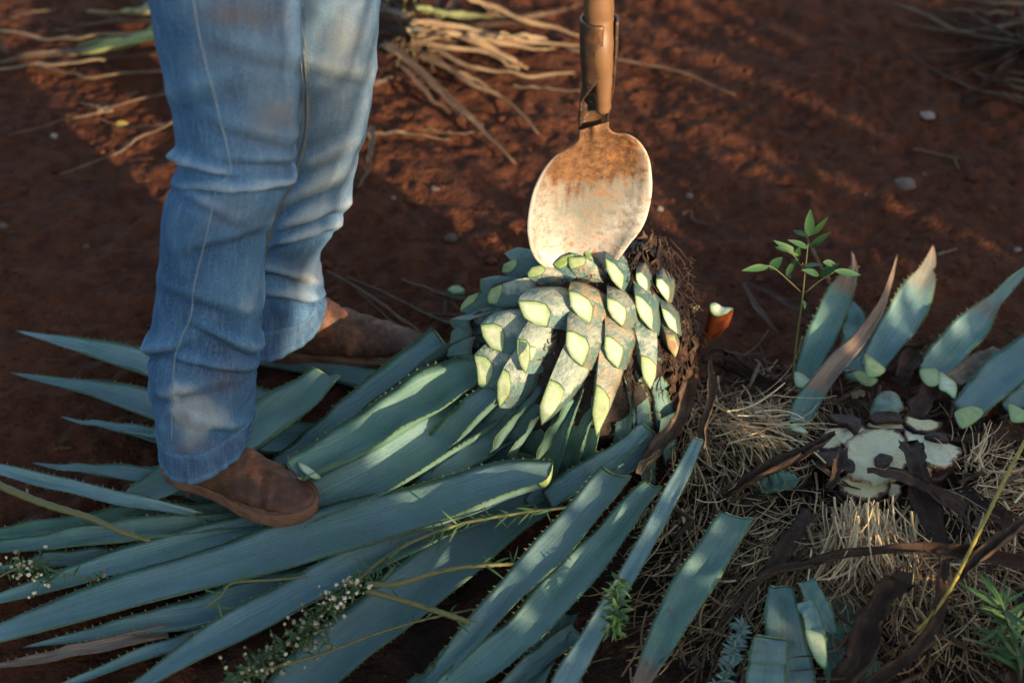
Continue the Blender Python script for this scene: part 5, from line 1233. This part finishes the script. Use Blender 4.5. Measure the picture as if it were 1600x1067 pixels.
twig('second thin twig lying along the far boot', [(672,540,.015),(630,515,.02),(590,482,.02),(556,450,.015)], 5, .45, 5)
twig('t shaped dry twig on bare soil at right', [(1428,233,.004),(1460,240,.006),(1499,248,.006)], 6, .5, 6, [[(1491,247,.006),(1498,265,.004)]])
twig('pale little stick beyond the wide leaf tip', [(1466,398,.004),(1480,393,.006),(1496,388,.004)], 6, .75, 7)
twig('long thin twig crossing the soil right of the handle', [(885,76,.02),(960,92,.015),(1060,112,.01),(1150,150,.006)], 6, .6, 8)
twig('bleached curl of root on soil beside the blade', [(1066,335,.008),(1078,330,.012),(1085,345,.01),(1108,352,.006)], 6, .4, 9)
twig('short straw on the soil left of the near leg', [(135,594,.004),(155,593,.006),(180,594,.004)], 5, .5, 10)
twig('short chip of bark on the soil left of the near leg', [(82,701,.004),(98,700,.006),(113,700,.004)], 8, .45, 11)
def stone(label, px, py, wpx, hpx, pale, seed, name='stone', cat='stone'):
    rg = random.Random(seed); p = P(px, py, 0); k = ppm(p); a = wpx/k/2; b = hpx/k/2; V = []; n, m = 9, 14
    for i in range(n):
        th = math.pi*i/(n-1)
        for j in range(m):
            ph = 2*math.pi*j/m; l = Vector((math.sin(th)*math.cos(ph), math.sin(th)*math.sin(ph), math.cos(th))); q = 1+.35*mnoise.noise(l*1.6+Vector((seed, 0, 0)))
            V.append(p+Vector((l.x*a, l.y*a*.75, l.z*b*1.1+b*.5))*q)
    tag(mk(name, V, ringfaces(n, m), M['stone'], None, True, None, [(0, 0, pale, 0)]*len(V)), label, cat, 'loose stones on the soil')
stone('flat grey stone on the soil at right beyond the sapling', 1412, 292, 34, 17, .15, 1)
stone('small white pebble left of the jeans', 85, 214, 11, 9, 1.0, 2)
stone('white flake of stone on the soil in the upper right', 1449, 182, 26, 8, .8, 3)
stone('small pale pebble right of the blade', 1031, 329, 10, 9, .6, 4)
stone('pinkish pebble below the blade right edge', 1077, 308, 12, 9, .4, 5)
stone('pebble on soil behind the twig left of the core', 615, 312, 9, 8, .45, 6)
stone('tiny pale stone near the right edge beyond the leaves', 1590, 392, 12, 8, .6, 7)
stone('brown clod between the legs and the blade', 705, 375, 20, 14, -.1, 8, 'soil_clod', 'clod')
stone('round clod of soil left of the blade', 680, 300, 18, 13, -.1, 9, 'soil_clod', 'clod')
stone('brown clod at the far left edge of the soil', 4, 356, 18, 12, -.1, 10, 'soil_clod', 'clod')
stone('reddish clod among dry leaves at left', 122, 676, 12, 8, .05, 11, 'soil_clod', 'clod')
def chip():
    V = [P(x, y, z) for x, y, z in [(699,452,.035),(706,447,.037),(716,446,.038),(727,452,.036),(722,458,.034),(708,459,.033)]]; c = sum(V, Vector())/6
    W = V + [v+Vector((0, 0, -.006)) for v in V]
    o = mk('leaf_chip', W, ringfaces(2, 6)+[(5, 4, 3, 2, 1, 0), (6, 7, 8, 9, 10, 11)], M['leaf'], None, False, [(0, .5)]*12, [(.2, .9, .9, 0)]*12)
    tag(o, 'small oval green chip of leaf lying on the forked twig', 'leaf chip'); cutface(o, V, c, Vector((0, 0, .002)), .75)
chip()
def yellow_leaf():
    mb = MB(); a = P(181, 193, .02); b = P(199, 192, .03); leaflet(mb, a, b-a, Vector((0, -.8, .6)), (b-a).length, .012, .5)
    tag(mb.build('fallen_leaf', M['yellow'], None), 'tiny yellow fallen leaf among the dry leaves at upper left', 'fallen leaf')
yellow_leaf()

# ------------------------------------------------------------------ unseen agaves of the next row, placed and sized to cast the shade
def row_leaf_mesh(ln, w, seed):
    n = 16; V = []; UV = []; C = []; m = 10
    for i in range(n):
        u = i/(n-1); ww = w*.5*interp(u, [0, .15, .45, .75, .93, 1], [.8, .7, 1, .75, .3, .02]); x = ln*u; z = -.05*ln*u*u
        for j in range(6):
            q = -1+2*j/5; V.append(Vector((x, q*ww, z+.35*ww*q*q))); UV.append((x, .5+q*.3)); C.append((u, abs(q), .2, 0))
        for j in range(4):
            q = .6-1.2*j/3; V.append(Vector((x, q*ww, z+.35*ww*q*q-.02*(1-u)-.001))); UV.append((x, .5+q*.3)); C.append((u, abs(q), .3, 0))
    me_o = mk('leaf', V, ringfaces(n, m)+[tuple(range(m-1, -1, -1)), tuple(range((n-1)*m, n*m))], M['leaf'], None, True, UV, C)
    me = me_o.data; bpy.data.objects.remove(me_o); return me
LATV = Vector((-SUN_TO.y, SUN_TO.x, 0))                      # sideways across the light
ROWM = row_leaf_mesh(1.0, .115, 1)
def shade_plant(u, s, h, nleaf, seed, label, lean=(8, 80)):
    rg = random.Random(seed); c = LATV*u + SUN_TO*s; g = ground(c.x, c.y)
    root = empty('shade_agave', (c.x, c.y, g)); tag(root, label, 'shading agave', 'unseen agaves placed to cast shade')
    for i in range(nleaf):
        a = i*2.399963+rg.uniform(-.2, .2); f = i/(nleaf-1); el = R(86-(86-lean[0])*f**.8+rg.uniform(-5, 5)); ln = h*rg.uniform(.88, 1.02)*(.92 if f < .1 else 1)
        o = bpy.data.objects.new('leaf', ROWM); COL.objects.link(o); o.parent = root
        o.rotation_euler = (Matrix.Rotation(a, 3, 'Z') @ Matrix.Rotation(-el, 3, 'Y')).to_euler(); o.location = (math.cos(a)*.07, math.sin(a)*.07, .12)
        o.scale = (ln, max(.8, min(1.15, ln)), max(.8, min(1.15, ln)))
SHADE_ROW = [  # across the light, distance, leaf length, leaves, lowest leaf angle
  (-.20, 1.9, 1.75, 64, 45), (.17, 1.75, 1.72, 80, 60), (.48, 2.3, 1.85, 96, 74),
  (.72, 2.5, .95, 60, 15), (.94, 2.1, .86, 70, 8), (1.18, 1.8, .80, 70, 8), (1.44, 2.2, 1.03, 70, 8), (1.60, 1.9, .97, 70, 8), (1.66, 2.35, 1.08, 60, 20),
  (2.60, 2.0, .98, 60, 45), (2.72, 2.4, 1.2, 70, 45), (2.85, 2.0, 1.15, 64, 8), (3.2, 2.3, 1.25, 60, 8)]
for i_, (u_, s_, h_, n_, l_) in enumerate(SHADE_ROW):
    shade_plant(u_, s_, h_, n_, i_+1, 'unseen blue agave of the next row, placed to cast shade', (l_, 80))
